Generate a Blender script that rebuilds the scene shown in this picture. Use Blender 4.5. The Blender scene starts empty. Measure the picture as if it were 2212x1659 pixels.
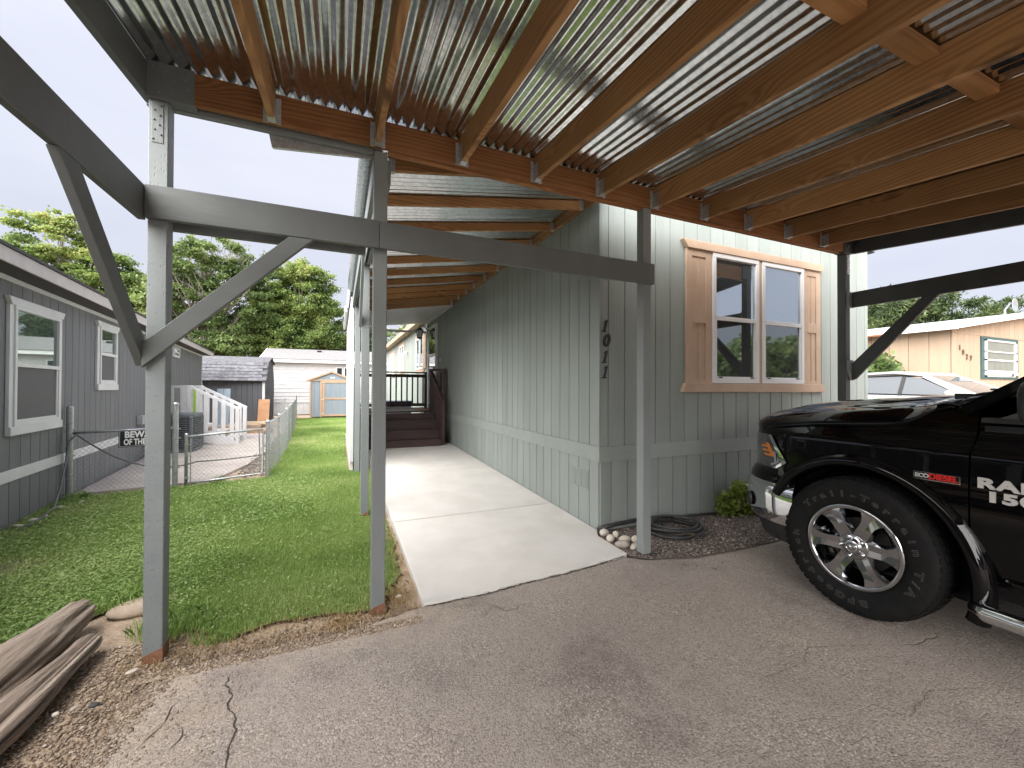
import bpy, bmesh, math, random
import numpy as np
from mathutils import Vector, Matrix
from math import sin, cos, pi, radians, sqrt, atan2, degrees
random.seed(7); np.random.seed(7)
SC = bpy.context.scene
COL = SC.collection

# ------------------------------------------------------------ camera, world, sun, exposure
CAM_H = 1.5
YAW, PITCH, ROLL = radians(23.08), radians(.5246), radians(.2166)
cd = bpy.data.cameras.new('camera'); cam = bpy.data.objects.new('camera', cd); COL.objects.link(cam)
fw = Vector((sin(YAW)*cos(PITCH), cos(YAW)*cos(PITCH), sin(PITCH)))
rt = Vector((cos(YAW), -sin(YAW), 0)); up = rt.cross(fw)
r2 = cos(ROLL)*rt + sin(ROLL)*up; u2 = -sin(ROLL)*rt + cos(ROLL)*up
m = Matrix((r2, u2, -fw)).transposed().to_4x4(); m.translation = Vector((0, 0, CAM_H))
cam.matrix_world = m
cd.sensor_width = 36; cd.lens = 875.5/2212*36; cd.clip_start = .05; cd.clip_end = 600
SC.camera = cam

SUN_EL, SUN_AZ = radians(38), radians(233)   # azimuth clockwise from +Y
W = bpy.data.worlds.new('World'); SC.world = W; W.use_nodes = True
nt = W.node_tree; nt.nodes.clear()
def wn(t): return nt.nodes.new(t)
out = wn('ShaderNodeOutputWorld'); bg = wn('ShaderNodeBackground'); bg.inputs[1].default_value = .1
sky = wn('ShaderNodeTexSky'); sky.sky_type = 'NISHITA'; sky.sun_disc = False
sky.sun_elevation = SUN_EL; sky.sun_rotation = SUN_AZ; sky.air_density = 1; sky.dust_density = 2
tc = wn('ShaderNodeTexCoord'); sep = wn('ShaderNodeSeparateXYZ')
mapn = wn('ShaderNodeMapping'); mapn.inputs['Scale'].default_value = (1.2, 1.2, 4.5)
noi = wn('ShaderNodeTexNoise'); noi.inputs['Scale'].default_value = 1.6; noi.inputs['Detail'].default_value = 5; noi.inputs['Roughness'].default_value = .5
rmp = wn('ShaderNodeValToRGB')
rmp.color_ramp.elements[0].position = .36; rmp.color_ramp.elements[0].color = (.575, .595, .69, 1)
rmp.color_ramp.elements[1].position = .70; rmp.color_ramp.elements[1].color = (.66, .675, .755, 1)
# overcast luminance grows smoothly towards the zenith
el = wn('ShaderNodeMapRange'); el.inputs['From Min'].default_value = 0; el.inputs['From Max'].default_value = 1
el.inputs['To Min'].default_value = .92; el.inputs['To Max'].default_value = 1.3
mul = wn('ShaderNodeVectorMath'); mul.operation = 'SCALE'
mix = wn('ShaderNodeMix'); mix.data_type = 'RGBA'; mix.inputs['Factor'].default_value = .985
L = nt.links.new
L(tc.outputs['Generated'], mapn.inputs[0]); L(mapn.outputs[0], noi.inputs['Vector']); L(noi.outputs['Fac'], rmp.inputs[0])
L(tc.outputs['Generated'], sep.inputs[0]); L(sep.outputs[2], el.inputs['Value'])
L(rmp.outputs[0], mul.inputs[0]); L(el.outputs[0], mul.inputs['Scale'])
L(sky.outputs[0], mix.inputs['A']); L(mul.outputs[0], mix.inputs['B'])
L(mix.outputs['Result'], bg.inputs[0]); L(bg.outputs[0], out.inputs[0])

sd = bpy.data.lights.new('sun', 'SUN'); sd.energy = 1.5; sd.angle = radians(95); sd.color = (1, .965, .92)
so = bpy.data.objects.new('sun', sd); COL.objects.link(so)
sdir = Vector((sin(SUN_AZ)*cos(SUN_EL), cos(SUN_AZ)*cos(SUN_EL), sin(SUN_EL)))
so.rotation_euler = sdir.to_track_quat('Z', 'Y').to_euler(); so.location = sdir*40
SC.view_settings.view_transform = 'Standard'; SC.view_settings.look = 'None'
SC.view_settings.gamma = 1; SC.view_settings.use_curve_mapping = False
SC.view_settings.exposure = 3.58
SC.render.engine = 'CYCLES'
SC.cycles.max_bounces = 8; SC.cycles.diffuse_bounces = 5; SC.cycles.glossy_bounces = 5
SC.cycles.use_denoising = True
SC.cycles.sample_clamp_indirect = 6

# ------------------------------------------------------------ materials
MATS = {}
def nodes_of(m):
    m.use_nodes = True
    return m.node_tree, m.node_tree.nodes['Principled BSDF']
def lin(c):
    return tuple(((x/255)/12.92 if x/255 <= .04045 else ((x/255+.055)/1.055)**2.4) for x in c)
def mat(name, c1, c2=None, rough=.6, metal=0, scale=6, stretch=(1, 1, 1), detail=6, bump=0, bscale=60, bstretch=None, spec=.5, rand=0, lo=.35, hi=.65, coat=0, coords='Object', ior=None, bdist=.01):
    m = bpy.data.materials.new(name); t, p = nodes_of(m); n = t.nodes; l = t.links.new
    p.inputs['Roughness'].default_value = rough; p.inputs['Metallic'].default_value = metal
    p.inputs['Specular IOR Level'].default_value = spec
    if ior: p.inputs['IOR'].default_value = ior
    if coat: p.inputs['Coat Weight'].default_value = coat; p.inputs['Coat Roughness'].default_value = .02
    tc = n.new('ShaderNodeTexCoord'); oi = n.new('ShaderNodeObjectInfo')
    mp = n.new('ShaderNodeMapping'); mp.inputs['Scale'].default_value = stretch
    l(tc.outputs[coords], mp.inputs[0])
    off = n.new('ShaderNodeVectorMath'); off.operation = 'SCALE'; off.inputs[0].default_value = (37, 53, 71)
    l(oi.outputs['Random'], off.inputs['Scale']); l(off.outputs[0], mp.inputs['Location'])
    if c2 is not None:
        nz = n.new('ShaderNodeTexNoise'); nz.inputs['Scale'].default_value = scale; nz.inputs['Detail'].default_value = detail; nz.inputs['Roughness'].default_value = .6
        l(mp.outputs[0], nz.inputs['Vector'])
        r = n.new('ShaderNodeValToRGB'); r.color_ramp.elements[0].position = lo; r.color_ramp.elements[1].position = hi
        r.color_ramp.elements[0].color = (*c1, 1); r.color_ramp.elements[1].color = (*c2, 1)
        l(nz.outputs['Fac'], r.inputs[0]); last = r.outputs[0]
        if rand:
            hs = n.new('ShaderNodeHueSaturation'); mr = n.new('ShaderNodeMapRange')
            mr.inputs['To Min'].default_value = 1-rand; mr.inputs['To Max'].default_value = 1+rand
            l(oi.outputs['Random'], mr.inputs['Value']); l(mr.outputs[0], hs.inputs['Value']); l(last, hs.inputs['Color']); last = hs.outputs[0]
        l(last, p.inputs['Base Color'])
    else: p.inputs['Base Color'].default_value = (*c1, 1)
    if bump:
        mp2 = n.new('ShaderNodeMapping'); mp2.inputs['Scale'].default_value = bstretch or stretch
        l(tc.outputs[coords], mp2.inputs[0]); l(off.outputs[0], mp2.inputs['Location'])
        nb = n.new('ShaderNodeTexNoise'); nb.inputs['Scale'].default_value = bscale; nb.inputs['Detail'].default_value = 5
        l(mp2.outputs[0], nb.inputs['Vector'])
        b = n.new('ShaderNodeBump'); b.inputs['Strength'].default_value = bump; b.inputs['Distance'].default_value = bdist
        l(nb.outputs['Fac'], b.inputs['Height']); l(b.outputs[0], p.inputs['Normal'])
    MATS[name] = m
    return m

def wood_mat(name, dark, light, ax='Y', ring=70, rough=.65, knots=True):
    """fir boards: rings cut along the length (ax), a few knots, per-board offset"""
    m = bpy.data.materials.new(name); t, p = nodes_of(m); n = t.nodes; l = t.links.new
    p.inputs['Roughness'].default_value = rough; p.inputs['Specular IOR Level'].default_value = .25
    tc = n.new('ShaderNodeTexCoord'); oi = n.new('ShaderNodeObjectInfo')
    off = n.new('ShaderNodeVectorMath'); off.operation = 'SCALE'; off.inputs[0].default_value = (3.7, 5.3, 2.9) if ax == 'Y' else (5.3, 3.7, 2.9)
    l(oi.outputs['Random'], off.inputs['Scale'])
    add = n.new('ShaderNodeVectorMath'); l(tc.outputs['Object'], add.inputs[0]); l(off.outputs[0], add.inputs[1])
    sc = n.new('ShaderNodeVectorMath'); sc.operation = 'MULTIPLY'
    sc.inputs[1].default_value = (1, .07, 1) if ax == 'Y' else (.07, 1, 1)
    l(add.outputs[0], sc.inputs[0])
    # knots bend the grain
    kv = n.new('ShaderNodeVectorMath'); kv.operation = 'MULTIPLY'; kv.inputs[1].default_value = (1.2, 1.1, 4.6) if ax == 'Y' else (1.1, 1.2, 4.6)
    l(add.outputs[0], kv.inputs[0])
    vo = n.new('ShaderNodeTexVoronoi'); vo.inputs['Scale'].default_value = 1.0; l(kv.outputs[0], vo.inputs['Vector'])
    kr = n.new('ShaderNodeMapRange'); kr.inputs['From Min'].default_value = 0; kr.inputs['From Max'].default_value = .42
    kr.inputs['To Min'].default_value = 1; kr.inputs['To Max'].default_value = 0; kr.interpolation_type = 'SMOOTHERSTEP'
    l(vo.outputs['Distance'], kr.inputs['Value'])
    nz = n.new('ShaderNodeTexNoise'); nz.inputs['Scale'].default_value = 5; nz.inputs['Detail'].default_value = 3
    l(sc.outputs[0], nz.inputs['Vector'])
    sx = n.new('ShaderNodeSeparateXYZ'); l(sc.outputs[0], sx.inputs[0])
    a = n.new('ShaderNodeMath'); a.operation = 'MULTIPLY'; a.inputs[1].default_value = 1.0; l(sx.outputs[2], a.inputs[0])
    a2 = n.new('ShaderNodeMath'); a2.operation = 'MULTIPLY_ADD'; a2.inputs[1].default_value = .17; l(nz.outputs['Fac'], a2.inputs[0]); l(a.outputs[0], a2.inputs[2])
    a3 = n.new('ShaderNodeMath'); a3.operation = 'MULTIPLY_ADD'; a3.inputs[1].default_value = .10 if knots else 0; l(kr.outputs[0], a3.inputs[0]); l(a2.outputs[0], a3.inputs[2])
    a4 = n.new('ShaderNodeMath'); a4.operation = 'MULTIPLY'; a4.inputs[1].default_value = ring*6.28/1.9; l(a3.outputs[0], a4.inputs[0])
    s = n.new('ShaderNodeMath'); s.operation = 'SINE'; l(a4.outputs[0], s.inputs[0])
    mr = n.new('ShaderNodeMapRange'); mr.inputs['From Min'].default_value = -1; l(s.outputs[0], mr.inputs['Value'])
    fine = n.new('ShaderNodeTexNoise'); fine.inputs['Scale'].default_value = 90; fine.inputs['Detail'].default_value = 4
    fs = n.new('ShaderNodeVectorMath'); fs.operation = 'MULTIPLY'; fs.inputs[1].default_value = (1, .25, 1) if ax == 'Y' else (.25, 1, 1)
    l(sc.outputs[0], fs.inputs[0]); l(fs.outputs[0], fine.inputs['Vector'])
    am = n.new('ShaderNodeMath'); am.operation = 'MULTIPLY_ADD'; am.inputs[1].default_value = .5; l(fine.outputs['Fac'], am.inputs[0]); mrs = n.new('ShaderNodeMath'); mrs.operation = 'MULTIPLY_ADD'; mrs.inputs[1].default_value = .55; mrs.inputs[2].default_value = .2; l(mr.outputs[0], mrs.inputs[0]); l(mrs.outputs[0], am.inputs[2])
    big = n.new('ShaderNodeTexNoise'); big.inputs['Scale'].default_value = 1.7; big.inputs['Detail'].default_value = 4; l(add.outputs[0], big.inputs['Vector'])
    am2 = n.new('ShaderNodeMath'); am2.operation = 'MULTIPLY_ADD'; am2.inputs[1].default_value = 1.35; l(big.outputs['Fac'], am2.inputs[0]); l(am.outputs[0], am2.inputs[2])
    r = n.new('ShaderNodeValToRGB'); e = r.color_ramp.elements
    e[0].position = .35; e[0].color = (*light, 1); e[1].position = 1.0; e[1].color = (*dark, 1)
    dv = n.new('ShaderNodeMath'); dv.operation = 'DIVIDE'; dv.inputs[1].default_value = 2.2; l(am2.outputs[0], dv.inputs[0]); l(dv.outputs[0], r.inputs[0])
    km = n.new('ShaderNodeMapRange'); km.inputs['From Min'].default_value = .04; km.inputs['From Max'].default_value = .12; km.inputs['To Min'].default_value = .75; km.inputs['To Max'].default_value = 0
    l(vo.outputs['Distance'], km.inputs['Value'])
    mx = n.new('ShaderNodeMix'); mx.data_type = 'RGBA'; mx.inputs['B'].default_value = (*[c*.3 for c in dark], 1)
    l(r.outputs[0], mx.inputs['A']); l(km.outputs[0], mx.inputs['Factor'])
    hs = n.new('ShaderNodeHueSaturation'); rr = n.new('ShaderNodeMapRange'); rr.inputs['To Min'].default_value = .8; rr.inputs['To Max'].default_value = 1.2
    l(oi.outputs['Random'], rr.inputs['Value']); l(rr.outputs[0], hs.inputs['Value']); l(mx.outputs['Result'], hs.inputs['Color'])
    l(hs.outputs[0], p.inputs['Base Color'])
    b = n.new('ShaderNodeBump'); b.inputs['Strength'].default_value = .25; b.inputs['Distance'].default_value = .004
    l(am.outputs[0], b.inputs['Height']); l(b.outputs[0], p.inputs['Normal'])
    MATS[name] = m; return m

def leaf_mat(name, cols, trans=.35):
    m = bpy.data.materials.new(name); m.use_nodes = True; t = m.node_tree; n = t.nodes; l = t.links.new; n.clear()
    o = n.new('ShaderNodeOutputMaterial'); d = n.new('ShaderNodeBsdfPrincipled'); tr = n.new('ShaderNodeBsdfTranslucent'); mx = n.new('ShaderNodeMixShader')
    g = n.new('ShaderNodeNewGeometry'); r = n.new('ShaderNodeValToRGB'); tc = n.new('ShaderNodeTexCoord'); nz = n.new('ShaderNodeTexNoise')
    nz.inputs['Scale'].default_value = .55; nz.inputs['Detail'].default_value = 4; l(tc.outputs['Object'], nz.inputs['Vector'])
    ma = n.new('ShaderNodeMath'); ma.operation = 'MULTIPLY_ADD'; ma.inputs[1].default_value = .5; l(g.outputs['Random Per Island'], ma.inputs[0])
    sb = n.new('ShaderNodeMath'); sb.operation = 'MULTIPLY_ADD'; sb.inputs[1].default_value = 2.0; sb.inputs[2].default_value = -.75; l(nz.outputs['Fac'], sb.inputs[0]); l(sb.outputs[0], ma.inputs[2])
    l(ma.outputs[0], r.inputs[0])
    e = r.color_ramp.elements
    while len(e) < len(cols): e.new(.5)
    for i, c in enumerate(cols): e[i].position = i/(len(cols)-1); e[i].color = (*c, 1)
    d.inputs['Roughness'].default_value = .5; d.inputs['Specular IOR Level'].default_value = .35
    l(r.outputs[0], d.inputs['Base Color']); 
    hs = n.new('ShaderNodeHueSaturation'); hs.inputs['Value'].default_value = 1.5; hs.inputs['Saturation'].default_value = 1.1; l(r.outputs[0], hs.inputs['Color']); l(hs.outputs[0], tr.inputs['Color'])
    mx.inputs[0].default_value = trans; l(d.outputs[0], mx.inputs[1]); l(tr.outputs[0], mx.inputs[2]); l(mx.outputs[0], o.inputs[0])
    MATS[name] = m; return m

G_PAINT = mat('grey_green_paint', (.205, .228, .23), (.235, .258, .258), rough=.62, scale=3, stretch=(1, 1, .4), bump=.35, bscale=45, bstretch=(1, 1, .12), rand=.06, bdist=.006)
RAILP = mat('slate_rail_paint', (.125, .137, .138), (.148, .16, .16), rough=.6, scale=3, stretch=(1, 1, .5), bump=.35, bscale=45, bstretch=(.15, 1, 1), rand=.06, bdist=.006)
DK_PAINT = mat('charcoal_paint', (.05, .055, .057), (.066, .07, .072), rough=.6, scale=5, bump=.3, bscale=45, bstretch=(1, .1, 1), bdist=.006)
SIDING = mat('sage_siding_paint', (.25, .282, .266), (.28, .312, .294), rough=.7, scale=2.2, stretch=(2, 2, .35), bump=.55, bscale=38, bstretch=(1, 1, .09), rand=.05, bdist=.008)
TRIMG = mat('sage_trim_paint', (.265, .298, .28), (.295, .328, .308), rough=.65, scale=4, bump=.35, bscale=40, bstretch=(.15, .15, 1), bdist=.005)
TAN = mat('tan_trim_paint', (.40, .285, .205), (.455, .33, .24), rough=.6, scale=4, bump=.2, bscale=50, bstretch=(.3, .3, .3), bdist=.004)
WHITE = mat('white_paint', (.60, .60, .61), (.68, .68, .69), rough=.5, scale=3, bump=.1, bscale=40)
VINYL = mat('white_vinyl', (.62, .62, .63), (.68, .68, .69), rough=.35, scale=3)
FIR = wood_mat('fir_along_y', (.19, .085, .034), (.49, .275, .12), 'Y')
FIRX = wood_mat('fir_along_x', (.19, .08, .031), (.49, .262, .11), 'X')
FIRR = wood_mat('stained_fir_beam', (.15, .055, .022), (.40, .19, .075), 'X')
GALV = mat('galvanized_steel', (.50, .52, .53), (.78, .80, .81), rough=.17, metal=1, scale=30, lo=.3, hi=.7, bump=.08, bscale=9, bdist=.006, bstretch=(1, .6, 1))
def galv_rough(m):
    t = m.node_tree; p = t.nodes['Principled BSDF']; n = t.nodes
    v = n.new('ShaderNodeTexVoronoi'); v.inputs['Scale'].default_value = 120; tcn = [x for x in n if x.type == 'TEX_COORD'][0]
    t.links.new(tcn.outputs['Object'], v.inputs['Vector'])
    mr = n.new('ShaderNodeMapRange'); mr.inputs['To Min'].default_value = .08; mr.inputs['To Max'].default_value = .22
    t.links.new(v.outputs['Color'], mr.inputs['Value']); t.links.new(mr.outputs[0], p.inputs['Roughness'])
galv_rough(GALV)
GALVX = mat('galvanized_hanger', (.42, .43, .44), (.6, .61, .62), rough=.5, metal=.75, scale=40, bump=.1)
PIPE = mat('galvanized_pipe', (.34, .36, .37), (.48, .5, .51), rough=.45, metal=.7, scale=20)
NAIL = mat('nail_head', (.10, .10, .10), rough=.5, metal=.5)
BROWN = mat('dark_brown_stain', (.048, .027, .026), (.072, .042, .040), rough=.5, scale=8, stretch=(.3, 1, 1), bump=.3, bscale=50, bstretch=(.1, 1, 1), bdist=.004)
BLACKP = mat('black_plastic', (.018, .018, .019), (.03, .03, .032), rough=.42, scale=12)
BLACKG = mat('black_gloss', (.01, .01, .011), rough=.2)
DARKIN = mat('dark_interior', (.012, .013, .015), rough=.9)
# ------------------------------------------------------------ builders
class MB:
    def __init__(s): s.v = []; s.f = []
    def add(s, vs, fs):
        o = len(s.v); s.v += [tuple(v) for v in vs]; s.f += [tuple(i+o for i in f) for f in fs]; return s
    def hexa(s, p):  # 8 points: bottom 4 ccw, top 4 ccw
        return s.add(p, [(0, 3, 2, 1), (4, 5, 6, 7), (0, 1, 5, 4), (1, 2, 6, 5), (2, 3, 7, 6), (3, 0, 4, 7)])
    def box(s, x0, x1, y0, y1, z0, z1):
        return s.hexa([(x0, y0, z0), (x1, y0, z0), (x1, y1, z0), (x0, y1, z0), (x0, y0, z1), (x1, y0, z1), (x1, y1, z1), (x0, y1, z1)])
    def obox(s, o, a, b, c):
        o, a, b, c = map(Vector, (o, a, b, c))
        return s.hexa([o, o+a, o+a+b, o+b, o+c, o+a+c, o+a+b+c, o+b+c])
    def bar(s, p0, p1, w, h, upv=(0, 0, 1)):  # centred bar
        p0, p1 = Vector(p0), Vector(p1); d = (p1-p0); dn = d.normalized(); a = dn.cross(Vector(upv)).normalized(); b = a.cross(dn)
        return s.obox(p0-a*w/2-b*h/2, a*w, d, b*h)
    def prism(s, pts, ax, a0, a1):  # polygon pts (2D) extruded along axis
        def P(p, t):
            return {'x': (t, p[0], p[1]), 'y': (p[0], t, p[1]), 'z': (p[0], p[1], t)}[ax]
        n = len(pts); vs = [P(p, a0) for p in pts]+[P(p, a1) for p in pts]
        fs = [tuple(range(n))[::-1], tuple(range(n, 2*n))]+[(i, (i+1) % n, n+(i+1) % n, n+i) for i in range(n)]
        return s.add(vs, fs)
    def tube(s, pts, r, n=8, cap=True):
        pts = [Vector(p) for p in pts]; rs = r if hasattr(r, '__len__') else [r]*len(pts)
        rings = []; prev = None
        for i, p in enumerate(pts):
            d = (pts[min(i+1, len(pts)-1)]-pts[max(i-1, 0)]).normalized()
            if prev is None:
                a = d.cross(Vector((0, 0, 1)))
                if a.length < .1: a = d.cross(Vector((1, 0, 0)))
                a.normalize()
            else: a = (prev-d*prev.dot(d)).normalized()
            prev = a; b = d.cross(a)
            rings.append([p+(a*cos(2*pi*k/n)+b*sin(2*pi*k/n))*rs[i] for k in range(n)])
        vs = [v for g in rings for v in g]; fs = []
        for i in range(len(pts)-1):
            for k in range(n):
                fs.append((i*n+k, i*n+(k+1) % n, (i+1)*n+(k+1) % n, (i+1)*n+k))
        if cap: fs += [tuple(range(n))[::-1], tuple((len(pts)-1)*n+k for k in range(n))]
        return s.add(vs, fs)
    def lathe(s, prof, c, ax='z', n=24):  # prof: (r, h)
        c = Vector(c); vs = []
        for r, h in prof:
            for k in range(n):
                a = 2*pi*k/n; u, w = r*cos(a), r*sin(a)
                vs.append(c+Vector({'z': (u, w, h), 'x': (h, u, w), 'y': (u, h, w)}[ax]))
        fs = [(i*n+k, i*n+(k+1) % n, (i+1)*n+(k+1) % n, (i+1)*n+k) for i in range(len(prof)-1) for k in range(n)]
        return s.add(vs, fs)
    def grid(s, fn, nu, nv, skip=None):
        vs = [fn(i/nu, j/nv) for j in range(nv+1) for i in range(nu+1)]; fs = []
        for j in range(nv):
            for i in range(nu):
                if skip and skip((i+.5)/nu, (j+.5)/nv): continue
                k = j*(nu+1)+i; fs.append((k, k+1, k+nu+2, k+nu+1))
        return s.add(vs, fs)
    def mesh(s, name, mt, off=None, smooth=False):
        me = bpy.data.meshes.new(name)
        v = s.v
        if off is not None: v = [off @ Vector(p) for p in v]
        me.from_pydata([tuple(p) for p in v], [], s.f)
        me.materials.append(mt)
        if smooth: me.polygons.foreach_set('use_smooth', [True]*len(me.polygons))
        me.update(); return me
    def build(s, name, mt, parent=None, loc=None, smooth=False, bevel=0, world=True, solid=0, seg=1):
        """vertices are world coordinates unless world=False (then the parent's); loc re-centres the mesh there"""
        M = Matrix.Identity(4)
        if parent is not None and world: M = wm(parent).inverted()
        o_loc = Vector((0, 0, 0))
        if loc == 'auto':
            c = sum((M @ Vector(p) for p in s.v), Vector())/len(s.v); o_loc = c
        me = s.mesh(name, mt, Matrix.Translation(-o_loc) @ M, smooth)
        ob = bpy.data.objects.new(name, me); COL.objects.link(ob); ob.location = o_loc
        if parent is not None: ob.parent = parent
        fin(ob, bevel, solid, seg); return ob
def fin(ob, bevel=0, solid=0, seg=1):
    if solid:
        m = ob.modifiers.new('s', 'SOLIDIFY'); m.thickness = solid; m.offset = 0
    if bevel:
        m = ob.modifiers.new('b', 'BEVEL'); m.width = bevel; m.segments = seg; m.limit_method = 'ANGLE'; m.angle_limit = radians(35)
def fix_normals(ob):
    bm = bmesh.new(); bm.from_mesh(ob.data); bmesh.ops.recalc_face_normals(bm, faces=bm.faces); bm.to_mesh(ob.data); bm.free()
def wm(o):
    M = Matrix.LocRotScale(o.location, o.rotation_euler, o.scale)
    return wm(o.parent) @ M if o.parent else M
def tag(o, label=None, cat=None, group=None, kind=None):
    if label: o['label'] = label
    if cat: o['category'] = cat
    if group: o['group'] = group
    if kind: o['kind'] = kind
    return o
def thing(name, loc, label, cat, group=None, rz=0):
    o = bpy.data.objects.new(name, None); COL.objects.link(o); o.empty_display_size = .2
    o.location = loc; o.rotation_euler = (0, 0, rz); return tag(o, label, cat, group)
def inst(src, parent, loc=(0, 0, 0), rot=(0, 0, 0), scale=None, label=None):
    o = src.copy(); COL.objects.link(o); o.parent = parent; o.location = loc; o.rotation_euler = rot
    if scale: o.scale = scale
    if label: o['label'] = label
    return o
def text_mesh(body, size, extrude=.002, shear=0, offset=0, spacing=1, res=3):
    c = bpy.data.curves.new('t', 'FONT'); c.body = body; c.size = size; c.extrude = extrude; c.shear = shear; c.offset = offset
    c.align_x = 'CENTER'; c.align_y = 'CENTER'; c.space_character = spacing; c.resolution_u = res
    o = bpy.data.objects.new('t', c); COL.objects.link(o)
    bpy.context.view_layer.update()
    me = bpy.data.meshes.new_from_object(o.evaluated_get(bpy.context.evaluated_depsgraph_get()))
    bpy.data.objects.remove(o); bpy.data.curves.remove(c); return me
def text_obj(name, body, size, mt, parent, M, world=True, **k):
    me = text_mesh(body, size, **k); me.transform((wm(parent).inverted() if world else Matrix.Identity(4)) @ M); me.name = name
    me.materials.clear(); me.materials.append(mt)
    o = bpy.data.objects.new(name, me); COL.objects.link(o); o.parent = parent; return o
def basis(o, x, z):  # matrix: text x axis, facing z
    x = Vector(x).normalized(); z = Vector(z).normalized(); y = z.cross(x)
    M = Matrix((x, y, z)).transposed().to_4x4(); M.translation = Vector(o); return M
def quick_mesh(name, co, nper, mt, idx=None):
    """co: (N, nper, 3) float array of independent faces"""
    N = co.shape[0]; me = bpy.data.meshes.new(name)
    me.vertices.add(N*nper); me.vertices.foreach_set('co', co.reshape(-1).astype(np.float32))
    me.loops.add(N*nper); me.loops.foreach_set('vertex_index', np.arange(N*nper, dtype=np.int32))
    me.polygons.add(N); me.polygons.foreach_set('loop_start', np.arange(0, N*nper, nper, dtype=np.int32))
    try: me.polygons.foreach_set('loop_total', np.full(N, nper, dtype=np.int32))
    except Exception: pass
    me.materials.append(mt); me.update(calc_edges=True); me.validate(); return me
def link(name, me, parent=None, loc=(0, 0, 0)):
    o = bpy.data.objects.new(name, me); COL.objects.link(o); o.location = loc
    if parent: o.parent = parent
    return o
def siding(th, A, d, n, length, z0, z1, mt, pitch=.2135, first=.0, gap=.009, thick=.012, name='siding_board', top=None):
    """vertical boards between grooves from A along unit dir d (2D), outward normal n; a recessed backing behind"""
    d = Vector((*d, 0)); n = Vector((*n, 0)); A = Vector((*A, 0))
    dd = d if d.cross(n).z > 0 else -d
    R = Matrix((dd, n, Vector((0, 0, 1)))).transposed().to_4x4()
    edges = [0]; e = first if first > .02 else pitch
    while e < length-.02: edges.append(e); e += pitch
    edges.append(length)
    protos = {}
    Mi = wm(th).inverted()
    for a, b in zip(edges, edges[1:]):
        x0, x1 = a+gap/2, b-gap/2
        t0 = z1 if top is None else top((x0)); t1 = z1 if top is None else top(x1)
        k = (round(x1-x0, 3), round(t0, 3), round(t1, 3))
        w = x1-x0; c = .003
        if k not in protos:
            mb = MB()
            # chamfered front edge strip
            mb.add([(-w/2, 0, z0), (-w/2+c, thick, z0), (w/2-c, thick, z0), (w/2, 0, z0), (-w/2, 0, t0), (-w/2+c, thick, t0), (w/2-c, thick, t1), (w/2, 0, t1)],
                   [(0, 1, 5, 4), (1, 2, 6, 5), (2, 3, 7, 6), (3, 0, 4, 7), (0, 3, 2, 1), (4, 5, 6, 7)])
            protos[k] = mb.mesh(name, mt)
            bm = bmesh.new(); bm.from_mesh(protos[k]); bmesh.ops.recalc_face_normals(bm, faces=bm.faces); bm.to_mesh(protos[k]); bm.free()
        o = link(name, protos[k], th); M = Mi @ Matrix.Translation(A+d*(x0+x1)/2) @ R
        o.location = M.to_translation(); o.rotation_euler = M.to_euler()

# ------------------------------------------------------------ the ground
def gauss2(x, y, cx, cy, s): return math.exp(-((x-cx)**2+(y-cy)**2)/(2*s*s))
def gz(x, y):
    """terrain height: flat drive and lawn, slight rise to the right rear"""
    z = 0
    t = min(max((x-5.5)/4.0, 0), 1); z += .30*t*t*(3-2*t)
    if y < -2: z *= max(0, 1+(y+2)/8)
    return z
ASPH_L = [(-1.25, -14), (-1.1, -2), (-1.02, 1.2), (-.94, 2.1), (-.92, 2.32), (-.86, 2.6), (-.67, 2.66), (-.46, 2.70), (-.12, 2.68), (.17, 2.72), (.54, 2.80)]
ASPH_F = [(1.02, 2.795), (1.30, 2.83), (1.69, 2.85), (2.04, 2.90), (2.36, 2.90), (2.51, 2.80), (2.66, 2.76), (2.91, 2.68), (3.4, 2.66), (3.9, 2.66), (4.6, 2.72), (5.3, 2.75), (5.75, 2.7)]
def jitter(poly, step=.06, amp=.018, seed=1):
    rnd = random.Random(seed); o = []
    for (x0, y0), (x1, y1) in zip(poly, poly[1:]):
        L_ = math.hypot(x1-x0, y1-y0); n = max(1, int(L_/step))
        if L_ > 3: n = int(L_/.4)
        for i in range(n):
            t = i/n; o.append((x0+(x1-x0)*t+rnd.uniform(-amp, amp), y0+(y1-y0)*t+rnd.uniform(-amp, amp)))
    return o+[poly[-1]]
def ngon(name, poly, z, mt, thick=0):
    bm = bmesh.new(); vs = [bm.verts.new((x, y, z)) for x, y in poly]; f = bm.faces.new(vs)
    if f.normal.z < 0: f.normal_flip()
    if thick:
        r = bmesh.ops.extrude_face_region(bm, geom=[f]); 
        for v in [g for g in r['geom'] if isinstance(g, bmesh.types.BMVert)]: v.co.z -= thick
    bmesh.ops.recalc_face_normals(bm, faces=bm.faces)
    bmesh.ops.triangulate(bm, faces=[f for f in bm.faces if len(f.verts) > 4])
    me = bpy.data.meshes.new(name); bm.to_mesh(me); bm.free(); me.materials.append(mt)
    return link(name, me)

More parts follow.
